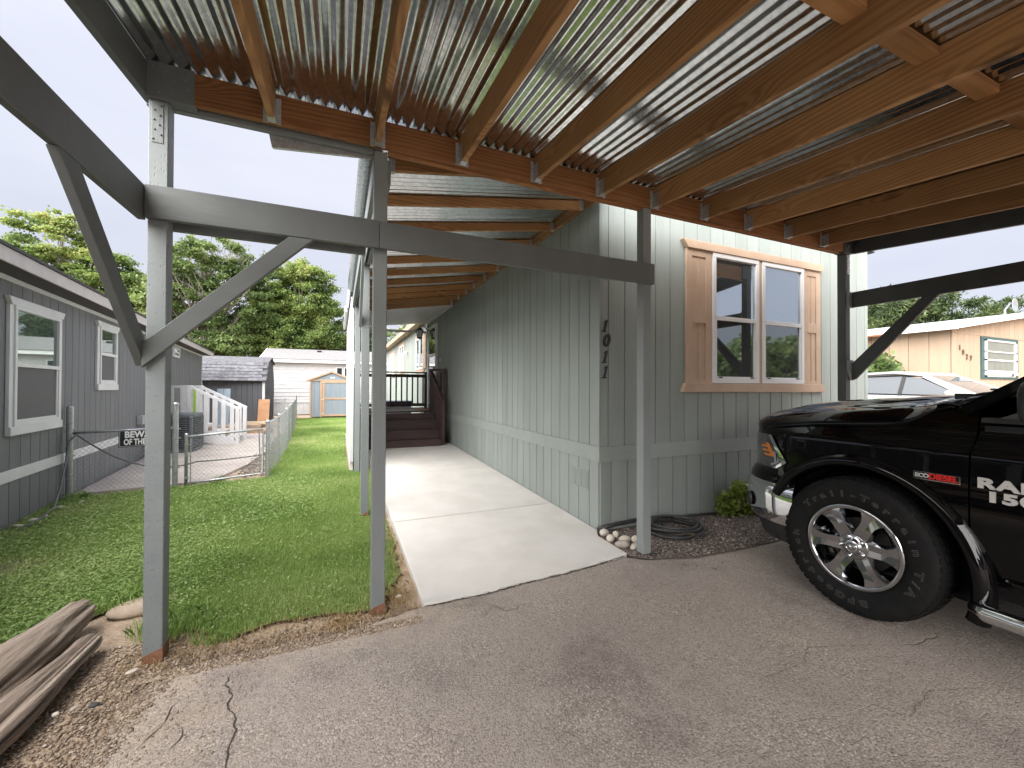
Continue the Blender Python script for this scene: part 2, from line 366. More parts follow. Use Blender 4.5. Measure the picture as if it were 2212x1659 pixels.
SOIL = mat('sandy_soil', (.30, .22, .155), (.48, .37, .27), rough=.95, scale=9, bump=.9, bscale=55, bdist=.03, lo=.3, hi=.7)
LAWNB = mat('lawn_soil', (.10, .11, .04), (.19, .19, .08), rough=.95, scale=7, bump=.6, bscale=40, bdist=.02)
def ground():
    mb = MB()
    xs = np.concatenate([[-300, -120, -60, -30], np.arange(-16, 24, 1.), [30, 60, 120, 300]])
    ys = np.concatenate([[-300, -120, -60, -30], np.arange(-16, 40, 1.), [60, 120, 300]])
    vs = [(x, y, gz(x, y)-.035) for y in ys for x in xs]; nx = len(xs)
    fs = [(j*nx+i, j*nx+i+1, (j+1)*nx+i+1, (j+1)*nx+i) for j in range(len(ys)-1) for i in range(nx-1)]
    mb.add(vs, fs); o = mb.build('ground', SOIL, smooth=True); tag(o, 'sandy brown soil under the yards', kind='structure')
ground()

def asphalt_mat():
    m = bpy.data.materials.new('weathered_asphalt'); t, p = nodes_of(m); n = t.nodes; l = t.links.new
    tc = n.new('ShaderNodeTexCoord')
    def noise(s, d=4, r=.6, src=None):
        a = n.new('ShaderNodeTexNoise'); a.inputs['Scale'].default_value = s; a.inputs['Detail'].default_value = d; a.inputs['Roughness'].default_value = r
        l(src or tc.outputs['Object'], a.inputs['Vector']); return a.outputs['Fac']
    def mth(op, a, b=None, c=None):
        k = n.new('ShaderNodeMath'); k.operation = op
        for i, v in enumerate((a, b, c)):
            if v is None: continue
            if isinstance(v, (int, float)): k.inputs[i].default_value = v
            else: l(v, k.inputs[i])
        return k.outputs[0]
    def ramp(src, stops):
        r = n.new('ShaderNodeValToRGB'); e = r.color_ramp.elements
        while len(e) < len(stops): e.new(.5)
        for i, (q, c) in enumerate(stops): e[i].position = q; e[i].color = (*c, 1) if hasattr(c, '__len__') else (c, c, c, 1)
        l(src, r.inputs[0]); return r.outputs[0]
    def mixc(f, a, b):
        k = n.new('ShaderNodeMix'); k.data_type = 'RGBA'
        l(f, k.inputs['Factor'])
        for q, v in (('A', a), ('B', b)):
            if hasattr(v, '__len__') : k.inputs[q].default_value = (*v, 1)
            else: l(v, k.inputs[q])
        return k.outputs['Result']
    vo = n.new('ShaderNodeTexVoronoi'); vo.inputs['Scale'].default_value = 130; l(tc.outputs['Object'], vo.inputs['Vector'])
    vo2 = n.new('ShaderNodeTexVoronoi'); vo2.inputs['Scale'].default_value = 230; l(tc.outputs['Object'], vo2.inputs['Vector'])
    chips = ramp(vo.outputs['Color'], [(0, (.235, .203, .177)), (.45, (.34, .295, .26)), (.8, (.47, .415, .37)), (1, (.68, .62, .55))])
    gap = ramp(vo.outputs['Distance'], [(.0, 1.0), (.45, 1.0), (.8, .45)])
    chips2 = ramp(vo2.outputs['Color'], [(0, (.25, .217, .19)), (.7, (.39, .34, .305)), (1, (.56, .505, .45))])
    pat = ramp(noise(2.2, 6), [(.4, 0.), (.6, 1.)])
    base = mixc(pat, chips, chips2)
    k = n.new('ShaderNodeMix'); k.data_type = 'RGBA'; k.blend_type = 'MULTIPLY'; k.inputs['Factor'].default_value = .6; l(base, k.inputs['A']); l(gap, k.inputs['B']); base = k.outputs['Result']
    # oil and tyre stains
    st = ramp(noise(.9, 7, .66), [(.34, (.58, .55, .58)), (.46, (.94, .93, .94)), (.58, (1.04, 1.03, 1.02)), (.72, (1.14, 1.12, 1.08))])
    k = n.new('ShaderNodeMix'); k.data_type = 'RGBA'; k.blend_type = 'MULTIPLY'; k.inputs['Factor'].default_value = .8; l(base, k.inputs['A']); l(st, k.inputs['B']); base = k.outputs['Result']
    # sand washed in along the left and the house edge
    sx = n.new('ShaderNodeSeparateXYZ'); l(tc.outputs['Object'], sx.inputs[0]); X, Y = sx.outputs[0], sx.outputs[1]
    e1 = mth('SUBTRACT', 1, mth('MULTIPLY', mth('ADD', X, 1.0), 1.25))
    e2 = mth('MULTIPLY', mth('SUBTRACT', 1, mth('MULTIPLY', mth('SUBTRACT', 2.78, Y), 2.2)), mth('MAXIMUM', 0, mth('MINIMUM', 1, mth('MULTIPLY', mth('SUBTRACT', 1.1, X), 1.4))))
    nz = mth('MULTIPLY', mth('SUBTRACT', noise(5, 8, .7), .5), 2.0)
    e = mth('MAXIMUM', e1, e2); e = mth('ADD', mth('MULTIPLY', e, .9), nz)
    sand = ramp(e, [(.15, 0.), (.95, .85)])
    sc = ramp(noise(40, 3), [(.3, (.30, .235, .18)), (.7, (.50, .42, .33))])
    base = mixc(sand, base, sc)
    # fine hairline cracks
    wp = n.new('ShaderNodeTexNoise'); wp.inputs['Scale'].default_value = 3; wp.inputs['Detail'].default_value = 6; l(tc.outputs['Object'], wp.inputs['Vector'])
    va = n.new('ShaderNodeVectorMath'); va.operation = 'MULTIPLY_ADD'; va.inputs[1].default_value = (.35, .35, .35); l(wp.outputs['Color'], va.inputs[0]); l(tc.outputs['Object'], va.inputs[2])
    vc = n.new('ShaderNodeTexVoronoi'); vc.feature = 'DISTANCE_TO_EDGE'; vc.inputs['Scale'].default_value = 1.0; l(va.outputs[0], vc.inputs['Vector'])
    crk = ramp(vc.outputs['Distance'], [(0, 1.), (.010, 0.)])
    msk = ramp(noise(1.3, 2), [(.54, 0.), (.62, .6)])
    crk = mth('MULTIPLY', crk, msk)
    base = mixc(crk, base, (.055, .045, .04))
    l(base, p.inputs['Base Color']); p.inputs['Roughness'].default_value = .88; p.inputs['Specular IOR Level'].default_value = .3
    h = mth('ADD', mth('MULTIPLY', gap, 1.0), mth('MULTIPLY', crk, -2.5)); h = mth('ADD', h, mth('MULTIPLY', noise(14, 4), .8))
    b = n.new('ShaderNodeBump'); b.inputs['Strength'].default_value = .75; b.inputs['Distance'].default_value = .005; l(h, b.inputs['Height']); l(b.outputs[0], p.inputs['Normal'])
    return m
ASPH = asphalt_mat()
dv_poly = jitter(ASPH_L, seed=3)+jitter(ASPH_F, seed=4)+[(5.75, -14)]
tag(ngon('driveway', dv_poly, 0, ASPH, .05), 'worn grey brown asphalt driveway under the carport', kind='structure')
ROADM = ASPH
tag(ngon('road', [(-60, -22), (60, -22), (60, -14.004), (-60, -14.004)], -.004, ROADM, .05), 'asphalt street in front of the lots', kind='structure')

# long open crack: a thin dark ribbon of broken filler lying in the surface
def crack(pts, w, name):
    rnd = random.Random(len(pts)); P = jitter(pts, .02, .006, 9); mb = MB(); L_ = []
    for i, (x, y) in enumerate(P):
        x1, y1 = P[min(i+1, len(P)-1)]; x0, y0 = P[max(i-1, 0)]
        d = Vector((x1-x0, y1-y0)).normalized(); nn = Vector((-d.y, d.x))*w*rnd.uniform(.25, 1)*min(1, i/4+.15, (len(P)-i)/4)
        L_.append(((x+nn.x, y+nn.y, .004), (x-nn.x, y-nn.y, .004)))
    vs = [p for a in L_ for p in a]; fs = [(2*i, 2*i+1, 2*i+3, 2*i+2) for i in range(len(L_)-1)]
    mb.add(vs, fs); return mb
CRK = mat('crack_filler', (.035, .028, .024), (.08, .065, .055), rough=.95, scale=60)
cr = MB()
for pts, w in [([(-.5, 2.544), (-.518, 2.461), (-.466, 2.344), (-.473, 2.28), (-.429, 2.21), (-.407, 2.113), (-.407, 2.024), (-.403, 1.926), (-.39, 1.7)], .005),
               ([(-.68, 2.411), (-.715, 2.361), (-.7, 2.304), (-.726, 2.229), (-.76, 2.15)], .003), ([(-.673, 2.282), (-.61, 2.189), (-.615, 2.146), (-.64, 2.08)], .003),
               ([(2.75, 2.60), (2.9, 2.52), (3.02, 2.50), (3.12, 2.53)], .0022), ([(2.9, 1.36), (2.5, 1.5), (2.35, 1.42), (2.0, 1.43)], .0016), ([(2.3, 1.2), (2.4, 1.0), (2.7, 1.05), (3.0, .95)], .0016)]:
    c = crack(pts, w, 'crack'); cr.add(c.v, c.f)
c = crack([(.55, 2.79), (.8, 2.79), (1.02, 2.792), (1.30, 2.825), (1.5, 2.84), (1.69, 2.845), (2.04, 2.89), (2.38, 2.945)], .012, 'crack'); cr.add(c.v, c.f)
o = cr.build('asphalt_cracks', CRK); tag(o, 'dark jagged cracks running through the driveway', kind='structure')

# lawn base
LAWN = [(-1.72, 3.05), (-1.5, 3.5), (-1.3, 3.72), (-1.1, 3.45), (-1.0, 3.2), (-.8, 3.05), (-.625, 2.94), (-.33, 3.0), (-.1, 2.98), (.18, 2.94), (.36, 2.98), (.45, 3.3), (.50, 4.0), (.52, 8.0)]
lp = jitter(LAWN, .08, .03, 5)+[(.15, 8), (.15, 12.7), (2.4, 12.7), (2.4, 21.6), (-2.1, 21.6), (-1.6, 14), (-1.1, 7.75), (-3.38, 7.3), (-3.15, 5.6), (-2.6, 1.0), (-2.4, -14), (-1.9, -14), (-2.0, 1.5)]
tag(ngon('lawn', lp, -.012, LAWNB), 'strip of green lawn between the two homes', kind='structure')

# concrete walkway: slabs with open joints, ramping up slightly
CONC = mat('broom_concrete', (.54, .515, .485), (.64, .62, .59), rough=.85, scale=2.2, detail=9, bump=.35, bscale=140, bstretch=(.25, 1, 1), bdist=.003, lo=.3, hi=.7)
def wz(y): return .004+max(0, (y-3.4))*.0215 if y < 9.9 else .144
wk = thing('walkway', (1.5, 5, 0), 'pale concrete walkway slabs along the sage green wall', None); wk['kind'] = 'structure'
joints = [2.8, 4.56, 6.85, 9.05, 10.9, 12.6]
for i, (a, b) in enumerate(zip(joints, joints[1:])):
    mb = MB(); bm = bmesh.new()
    xl, xr = .545, 2.49
    if i == 0:
        front = jitter([(.548, 2.80), (1.02, 2.80), (1.30, 2.835), (1.69, 2.855), (2.04, 2.90), (2.395, 2.957)], .05, .010, 8)
        poly = front+[(2.41, 3.42), (2.49, 3.56), (xr, b-.012), (xl, b-.012)]
    else: poly = [(xl, a+.012), (xr, a+.012), (xr, b-.012), (xl, b-.012)]
    vs = [bm.verts.new((x, y, wz(y)+.012)) for x, y in poly]; f = bm.faces.new(vs)
    if f.normal.z < 0: f.normal_flip()
    r = bmesh.ops.extrude_face_region(bm, geom=[f])
    for v in [g for g in r['geom'] if isinstance(g, bmesh.types.BMVert)]: v.co.z -= .22
    bmesh.ops.recalc_face_normals(bm, faces=bm.faces)
    me = bpy.data.meshes.new('concrete_slab'); bm.to_mesh(me); bm.free(); me.materials.append(CONC)
    me.transform(Matrix.Translation((-1.5, -5, 0)))
    o = link('concrete_slab', me, wk); fin(o, .011, 0, 2)

# neighbour's patio slab inside the fence
PATIO = mat('pinkish_concrete', (.36, .315, .29), (.45, .405, .375), rough=.85, scale=2, bump=.2, bscale=80, bdist=.003)
tag(ngon('patio', [(-3.38, 7.55), (-1.85, 7.85), (-1.62, 9.2), (-1.55, 11.2), (-1.75, 14.2), (-2.3, 15.2), (-4.25, 15.4)], .006, PATIO, .06), 'pale concrete patio behind the chain link gate', kind='structure')
# neighbour drive on the right
tag(ngon('side_driveway', [(8.2, -14), (13, -14), (13, 9), (9, 9)], .31, PATIO, .6), 'concrete driveway beside the tan home', kind='structure')
# ------------------------------------------------------------ carport
def corr_sheet(x0, x1, y0, y1, z0, z1, pitch=.074, amp=.0078, along='y', ph=0, seg=12, drop=0):
    """corrugated sheet; ribs run along y (or x); z0 at y0/x0 side, z1 at the other end"""
    mb = MB()
    n = max(1, int(round((x1-x0 if along == 'y' else y1-y0)/pitch*seg)))
    def f(u, v):
        if along == 'y':
            x = x0+(x1-x0)*u; y = y0+(y1-y0)*v
            return (x, y, z0+(z1-z0)*v+amp*math.asin(.93*sin(2*pi*(x-ph)/pitch))/1.19)
        y = y0+(y1-y0)*u; x = x0+(x1-x0)*v
        return (x, y, z0+(z1-z0)*v+amp*math.asin(.93*sin(2*pi*(y-ph)/pitch))/1.19)
    return mb.grid(f, n, 1)
SL = .100                      # carport roof falls towards the street
Y1, Y0 = 2.83, -2.05           # rafter ends; unseen street end cut short to let more light under
def rb(y): return 3.112-SL*(Y1-y)   # rafter underside
RH = .184
cp = thing('carport', (2.3, 0, 0), 'open carport of grey posts, orange fir rafters and corrugated metal roof over the driveway', 'carport')
PAINTP = mat('incised_post_paint', (.21, .235, .24), (.245, .27, .272), rough=.6, scale=3)
def incise(m, mt_sc=(28, 28, 9)):
    t = m.node_tree; p = t.nodes['Principled BSDF']; n = t.nodes; l = t.links.new
    tcn = [x for x in n if x.type == 'TEX_COORD'][0]
    mp = n.new('ShaderNodeMapping'); mp.inputs['Scale'].default_value = (70, 70, 26); l(tcn.outputs['Object'], mp.inputs[0])
    v = n.new('ShaderNodeTexVoronoi'); v.inputs['Scale'].default_value = 1; v.inputs['Randomness'].default_value = .35; l(mp.outputs[0], v.inputs['Vector'])
    mr = n.new('ShaderNodeMapRange'); mr.inputs['From Min'].default_value = .12; mr.inputs['From Max'].default_value = .34; l(v.outputs['Distance'], mr.inputs['Value'])
    mr.inputs['To Min'].default_value = 0
    b = n.new('ShaderNodeBump'); b.inputs['Strength'].default_value = .5; b.inputs['Distance'].default_value = .004; l(mr.outputs[0], b.inputs['Height']); l(b.outputs[0], p.inputs['Normal'])
incise(PAINTP)
RUST = mat('bare_wood_foot', (.20, .09, .05), (.30, .15, .09), rough=.9, scale=30)
def post(parent, x, y, z0, z1, mt, foot=True, name='post', w=.089):
    mb = MB().box(x, x+w, y, y+w, z0, z1); o = mb.build(name, mt, parent, loc='auto', bevel=.004)
    if foot:
        f = MB().prism([(x-.0015, z0-.03), (x+w+.0015, z0-.03), (x+w+.0015, z0+.045), (x+w*.6, z0+.035), (x-.0015, z0+.012)], 'y', y-.0015, y+w+.0015)
        ob = f.build('bare_foot', RUST, o); 
    return o
P1 = post(cp, -.985, 2.85, 0, 3.10, PAINTP)
P2 = post(cp, .205, 2.87, 0, 3.10, G_PAINT)
P3 = post(cp, 2.48, 2.85, .03, 3.112, G_PAINT, foot=False)
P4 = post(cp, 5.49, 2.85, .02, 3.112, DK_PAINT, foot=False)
for x in (-.985, 2.3, 5.49): post(cp, x, -2.15, -.02, 2.62, G_PAINT, foot=False)
# header: doubled stained beam, with grey painted sleeve at the left corner and grey board behind
h = MB().box(-.775, 5.42, 2.832, 2.870, 3.112, 3.292).build('header_beam', FIRR, cp, bevel=.003)
MB().box(.30, 5.42, 2.872, 2.910, 3.095, 3.285).build('header_beam', FIRR, cp, bevel=.003)
MB().box(-1.02, .205, 2.915, 2.955, 3.10, 3.27).build('fascia_board', G_PAINT, cp, bevel=.003)
cb = MB().box(-.995, -.772, 2.824, 2.90, 3.098, 3.300).build('corner_sleeve', RAILP, cp, bevel=.003)
nm = MB()
for (x, z) in [(-.955, 3.27), (-.95, 3.19), (-.90, 3.25), (-.86, 3.21), (-.82, 3.27), (-.80, 3.18), (-.87, 3.15), (-.93, 3.13), (-.81, 3.23)]:
    nm.lathe([(0, -.0035), (.005, -.003), (.006, 0)], (x, 2.8235, z), 'y', 8)
nm.build('nails', G_PAINT, cb)
def strap(x, y, z0, z1, mt, w=.05, seedn=0, parent=cp):
    s = MB().box(x, x+w, y-.004, y, z0, z1).build('strap_plate', mt, parent, bevel=.002)
    rnd = random.Random(seedn); n = MB()
    for k in range(8): n.lathe([(0, -.006), (.005, -.004), (.006, 0)], (x+w*(.25+.5*(k % 2))+rnd.uniform(-.006, .006), y-.004, z0+(z1-z0)*(k+.7)/8.5), 'y', 8)
    n.build('nails', NAIL, s)
strap(-.972, 2.85, 2.86, 3.09, G_PAINT, .055, 1)
strap(5.52, 2.85, 2.86, 3.09, GALVX, .045, 2)
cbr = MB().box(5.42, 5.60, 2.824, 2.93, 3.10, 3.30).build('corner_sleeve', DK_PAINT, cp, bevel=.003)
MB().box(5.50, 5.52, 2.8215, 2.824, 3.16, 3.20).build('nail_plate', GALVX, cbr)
# front header at the street end
MB().box(-1.02, 5.60, -2.10, -2.062, rb(-2.05), rb(-2.05)+.184).build('header_beam', RAILP, cp, bevel=.003)
# mid rail between posts, front and back board, left and right rails
MB().box(-.987, .237, 2.812, 2.848, 2.425, 2.608).build('mid_rail', RAILP, cp, loc='auto', bevel=.003)
MB().box(.240, 2.575, 2.812, 2.848, 2.425, 2.604).build('mid_rail', RAILP, cp, loc='auto', bevel=.003)
MB().box(-.987, .16, 2.942, 2.978, 2.41, 2.59).build('mid_rail', RAILP, cp, loc='auto', bevel=.003)
MB().box(-1.026, -.990, -2.06, 2.846, 2.417, 2.606).build('side_rail', RAILP, cp, loc='auto', bevel=.003)
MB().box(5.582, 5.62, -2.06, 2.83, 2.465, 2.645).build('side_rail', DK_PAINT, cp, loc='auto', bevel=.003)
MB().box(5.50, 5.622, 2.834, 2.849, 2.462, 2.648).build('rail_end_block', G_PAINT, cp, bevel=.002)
# diagonal braces
MB().prism([(-.992, 1.735), (-.992, 1.602), (-.155, 2.422), (-.288, 2.422)], 'y', 2.812, 2.848).build('brace', RAILP, cp, loc='auto', bevel=.003)
MB().prism([(2.848, 1.765), (2.848, 1.61), (2.085, 2.414), (2.225, 2.414)], 'x', -1.027, -.989).build('brace', RAILP, cp, loc='auto', bevel=.003)
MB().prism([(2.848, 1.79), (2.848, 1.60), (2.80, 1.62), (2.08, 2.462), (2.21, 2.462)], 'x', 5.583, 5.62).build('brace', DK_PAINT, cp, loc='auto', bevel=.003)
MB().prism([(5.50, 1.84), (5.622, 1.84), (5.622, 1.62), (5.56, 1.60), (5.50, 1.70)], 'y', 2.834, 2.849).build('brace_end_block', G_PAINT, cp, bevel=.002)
# rakes (painted) and rafters
def rafter_mesh(mt, w=.038, y0=Y0, y1=Y1-.002, hgt=RH):
    mb = MB(); z = lambda y: rb(y)-rb(Y1)
    mb.hexa([(-w/2, y0, z(y0)), (w/2, y0, z(y0)), (w/2, y1, z(y1)), (-w/2, y1, z(y1)), (-w/2, y0, z(y0)+hgt), (w/2, y0, z(y0)+hgt), (w/2, y1, z(y1)+hgt), (-w/2, y1, z(y1)+hgt)])
    return mb.mesh('rafter', mt)
RX = [-.387, .225, .806, 1.404, 2.008, 2.585, 3.19, 3.79, 4.40, 5.02]
rm = rafter_mesh(FIR)
hang = MB()
for s in (-1, 1):
    hang.box(s*.0205-.0008, s*.0205+.0008, Y1-.075, Y1, -.004, .12)
    hang.box(s*.034-.014, s*.034+.014, Y1-.003, Y1-.0005, -.01, .15)
hang.box(-.0215, .0215, Y1-.075, Y1, -.0055, -.0035)
hgm = hang.mesh('rafter_hanger', GALVX)
for x in RX:
    o = link('rafter', rm, cp, (x-2.3, 0, rb(Y1))); fin(o, .003)
    link('rafter_hanger', hgm, cp, (x-2.3, 0, rb(Y1)))
rr = rafter_mesh(RAILP, y1=2.95); link('rake_board', rr, cp, (-1.005-2.3, 0, rb(Y1)-.005)); 
rr2 = rafter_mesh(DK_PAINT, y1=2.83); link('rake_board', rr2, cp, (5.60-2.3, 0, rb(Y1)-.01))
# blocking
for i, (a, b) in enumerate(zip(RX[1:], RX[2:])):
    if i < 1: continue
    y = [.925, .915, .91, .905, .90, .91, .905, .9, .9][i % 9]
    y += .085; z = rb(y)+.135; x0, x1 = a+.0195, b-.0195
    MB().hexa([(x0, y-.045, z-.0045), (x1, y-.045, z-.0045), (x1, y+.045, z+.0045), (x0, y+.045, z+.0045), (x0, y-.045, z+.038), (x1, y-.045, z+.038), (x1, y+.045, z+.047), (x0, y+.045, z+.047)]).build('blocking', FIRX, cp, loc='auto', bevel=.003)
# roof sheets
x = -1.12; k = 0
while x < 5.68:
    y0, y1 = -2.15, 3.17  # overhang at the house end lengthened to keep light off the wall top
    zz = lambda y: rb(y)+RH+.0075+(.002 if k % 2 else 0)
    w = min(.66+.034, 5.74-x)
    o = corr_sheet(x, x+w, y0, y1, zz(y0), zz(y1)).build('roof_sheet', GALV, cp, smooth=True, loc='auto')
    x += .646; k += 1

# ------------------------------------------------------------ covered walkway (porch roof)
pr = thing('walkway_roof', (.28, 5.1, 0), 'low lean-to roof over the walkway, fir rafters between the sage wall and two thin grey posts', 'porch roof')
post(pr, .235, 5.03, .0, 2.93, G_PAINT)
post(pr, .25, 7.64, .0, 2.93, G_PAINT, foot=False)
MB().box(.205, .243, 2.96, 9.45, 2.93, 3.09).build('edge_beam', G_PAINT, pr, loc='auto', bevel=.003)
MB().box(.285, .325, 2.96, 9.45, 2.93, 3.10).build('edge_beam', G_PAINT, pr, loc='auto', bevel=.003)
# short raking struts on posts
MB().prism([(5.03, 2.2), (5.03, 2.32), (4.5, 2.93), (4.38, 2.93)], 'x', .205, .234).build('strut', G_PAINT, pr, bevel=.002)
def pz(x): return 3.135+(x-.33)*(3.475-3.135)/(2.5-.33)
MB().box(2.462, 2.498, 3.6, 9.45, 3.475, 3.60).build('ledger', FIR, pr, loc='auto', bevel=.002)
ry = [3.18, 3.80, 4.46, 5.08, 5.72, 6.36, 7.02, 7.66, 8.20, 8.78, 9.40]
def prm(x0, x1):
    mb = MB(); hgt = .092
    return mb.hexa([(x0, -.019, pz(x0)), (x1, -.019, pz(x1)), (x1, .019, pz(x1)), (x0, .019, pz(x0)), (x0, -.019, pz(x0)+hgt), (x1, -.019, pz(x1)+hgt), (x1, .019, pz(x1)+hgt), (x0, .019, pz(x0)+hgt)]).mesh('rafter', FIRX)
pm_ = prm(.33, 2.46)
ph = MB()
for xx, s in ((.329, 1), (2.459, -1)):
    for q in (-1, 1): ph.box(min(xx, xx+s*.05), max(xx, xx+s*.05), q*.0205-.0008, q*.0205+.0008, pz(xx)-.004, pz(xx)+.09)
    ph.box(min(xx, xx+s*.05), max(xx, xx+s*.05), -.0215, .0215, pz(xx)-.0055, pz(xx)-.0035)
phm = ph.mesh('rafter_hanger', GALVX)
for y in ry:
    o = link('rafter', pm_, pr, (-.28, y-5.1, 0)); fin(o, .002)
    link('rafter_hanger', phm, pr, (-.28, y-5.1, 0))
for i in range(10):
    y0 = 2.98+i*.65; y1 = min(y0+.68, 9.5)
    corr_sheet(.12, 2.47, y0, y1, pz(.12)+.101+.002*(i % 2), pz(2.47)+.101+.002*(i % 2), along='x').build('roof_sheet', GALV, pr, smooth=True, loc='auto')
# bent flashing strip at the roof corner
fl = MB().add([(-.425, 2.96, 3.12), (-.405, 2.96, 3.025), (-.17, 2.965, 3.05), (.05, 2.96, 3.075), (.20, 2.96, 3.08), (.20, 2.96, 3.14), (-.425, 3.03, 3.15), (-.405, 3.03, 3.05), (.20, 3.03, 3.12)],
              [(0, 1, 2, 3, 4, 5), (1, 7, 8, 4, 3, 2)]).build('flashing', GALVX, pr, solid=.0015)
# white ribbed soffit over the deck
def rib_soffit():
    mb = MB(); y = 9.46
    ys = []
    while y < 12.6:
        ys += [(y, 0), (y+.03, .018), (y+.085, .018), (y+.115, 0)]; y += .152
    z = lambda x: 3.50-.125*(2.5-x)
    vs = []
    for yy, dz in ys: vs += [(.12, yy, z(.12)+dz), (2.495, yy, z(2.495)+dz)]
    fs = [(2*i, 2*i+1, 2*i+3, 2*i+2) for i in range(len(ys)-1)]
    return mb.add(vs, fs)
rib_soffit().build('white_soffit', VINYL, pr, solid=.001)
MB().box(.11, 2.49, 12.60, 12.64, 3.17, 3.24).build('soffit_end_trim', VINYL, pr)
MB().box(2.44, 2.49, 9.46, 12.6, 3.44, 3.49).build('wall_channel', VINYL, pr)
MB().box(.10, .15, 9.46, 12.64, 3.14, 3.26).build('gutter', VINYL, pr)

# white vertical panel screen beside the deck
ws = thing('panel_screen', (.19, 10.2, 0), 'white ribbed vinyl screen panel rising behind the far porch posts', 'screen')
y = 7.86; k = 0
while y < 12.5:
    y1 = min(y+.15, 12.55)
    MB().add([(.20, y, .16), (.19, y+.006, .16), (.19, y1-.02, .16), (.205, y1-.004, .16), (.20, y, 3.12), (.19, y+.006, 3.12), (.19, y1-.02, 3.12), (.205, y1-.004, 3.12)],
             [(0, 1, 5, 4), (1, 2, 6, 5), (2, 3, 7, 6)]).build('panel_slat', VINYL, ws, solid=.002)
    y += .15
MB().box(.18, .235, 7.84, 12.56, 0, .16).build('base_curb', CONC, ws, bevel=.004)
MB().box(.183, .24, 7.80, 7.855, .16, 3.12).build('corner_trim', VINYL, ws, bevel=.003)

# ------------------------------------------------------------ sage green mobile home
HX, HY = 2.502, 3.542
sh = thing('mobile_home', (4.9, 12, 0), 'sage green mobile home with tan window trim and black numerals 1011', 'mobile home')
core = MB().box(HX+.014, 7.30, HY+.014, 26, -.05, 3.62).build('wall_core', mat('groove_shadow_paint', (.17, .205, .19), rough=.8), sh)
gable = lambda t: 3.9 if t < 0 else min(4.35, 3.62+.22*min(t, 4.86-t))
# belt is at z .72-.885
siding(sh, (HX+.014, HY+.014), (1, 0), (0, -1), 4.79, .885, 3.62, SIDING, first=.10)
siding(sh, (HX+.014, HY+.014), (1, 0), (0, -1), 4.79, .0, .722, SIDING, first=.14)
siding(sh, (HX+.014, HY+.014), (0, 1), (-1, 0), 9.06, .885, 3.50, SIDING, first=.17)
siding(sh, (HX+.014, HY+.014), (0, 1), (-1, 0), 9.06, .0, .722, SIDING, first=.17)
siding(sh, (HX+.014, HY+.014+9.07), (0, 1), (-1, 0), 13.0, .885, 3.62, SIDING, pitch=.2135)
siding(sh, (HX+.014, HY+.014+9.07), (0, 1), (-1, 0), 13.0, .0, .722, SIDING, pitch=.427)
MB().box(HX-.008, 7.305, HY-.010, HY+.0135, .7235, .8835).build('belt_trim', TRIMG, sh, bevel=.002)
MB().box(HX-.0085, HX+.0135, HY+.014, 26, .7235, .8835).build('belt_trim', TRIMG, sh, bevel=.002)
MB().box(HX-.0045, HX+.0135, HY-.006, HY+.0138, .885, 3.6).build('corner_trim', SIDING, sh, bevel=.002)
MB().box(7.30, 7.36, HY-.012, HY+.30, -.02, 3.62).build('corner_trim', TRIMG, sh, bevel=.003)
MB().prism([(HX-.0, 3.62), (7.32, 3.62), (4.93, 4.35)], 'y', HY, HY+.05).build('gable', SIDING, sh)
SHING = mat('dark_shingle', (.055, .055, .058), (.11, .11, .115), rough=.95, scale=35, bump=.5, bscale=60)
rf = MB()
rf.prism([(HX-.28, 3.60), (HX-.28, 3.66), (4.93, 4.42), (4.93, 4.36)], 'y', HY-.0, 26.1)
rf.prism([(7.58, 3.60), (7.58, 3.66), (4.93, 4.42), (4.93, 4.36)], 'y', HY-.0, 26.1)
rf.build('roof', SHING, sh)
MB().box(HX-.31, HX-.28, 12.65, 26.1, 3.50, 3.67).build('fascia', TAN, sh, bevel=.003)
MB().box(HX-.28, HX+.0, 12.65, 26.1, 3.565, 3.60).build('soffit', TAN, sh)
# front window group, faces -Y
GLASS = mat('window_glass', (.42, .47, .51), rough=.012, metal=.93)
GLASSL = mat('screened_window_glass', (.20, .22, .23), rough=.03, metal=.85)
SCREEN = mat('window_glass_screened', (.012, .014, .016), rough=.03, spec=.7, ior=1.9)
def window(parent, x0, x1, z0, z1, y, mt_frame=VINYL, w=.055, rail=None, depth=.04, screen=True, name='window', gl=None):
    """single hung sash window facing -Y at plane y (front of frame)"""
    f = MB()
    f.box(x0, x1, y, y+depth, z0, z0+w); f.box(x0, x1, y, y+depth, z1-w, z1)
    f.box(x0, x0+w, y, y+depth, z0+w, z1-w); f.box(x1-w, x1, y, y+depth, z0+w, z1-w)
    fo = f.build(name, mt_frame, parent, bevel=.003)
    rail = rail if rail is not None else (z0+z1)/2
    r = MB().box(x0+w, x1-w, y+.008, y+depth, rail-w*.45, rail+w*.45)
    if screen:
        s = w*.45
        r.box(x0+w, x0+w+s, y+.014, y+depth, z0+w, rail-w*.45); r.box(x1-w-s, x1-w, y+.014, y+depth, z0+w, rail-w*.45); r.box(x0+w+s, x1-w-s, y+.014, y+depth, z0+w, z0+w+s)
    r.build('sash', mt_frame, fo, bevel=.002)
    MB().box(x0+w, x1-w, y+depth-.014, y+depth-.006, rail+w*.45, z1-w).build('pane', gl or GLASS, fo)
    MB().box(x0+w, x1-w, y+depth-.012, y+depth-.004, z0+w, rail-w*.45).build('pane', gl or GLASSL, fo)
    return fo
yw = HY-.045
window(sh, 4.095, 4.905, 1.565, 3.13, yw, rail=2.35)
window(sh, 4.965, 5.80, 1.565, 3.13, yw, rail=2.35)
for a, b in ((4.15, 4.85), (5.02, 5.745)):
    sd_ = MB()
    for q in (a+.05, b-.10): sd_.box(q, q+.05, yw-.004, yw+.012, 1.625, 1.64)
    sd_.build('sash_latch', BLACKP, sh)
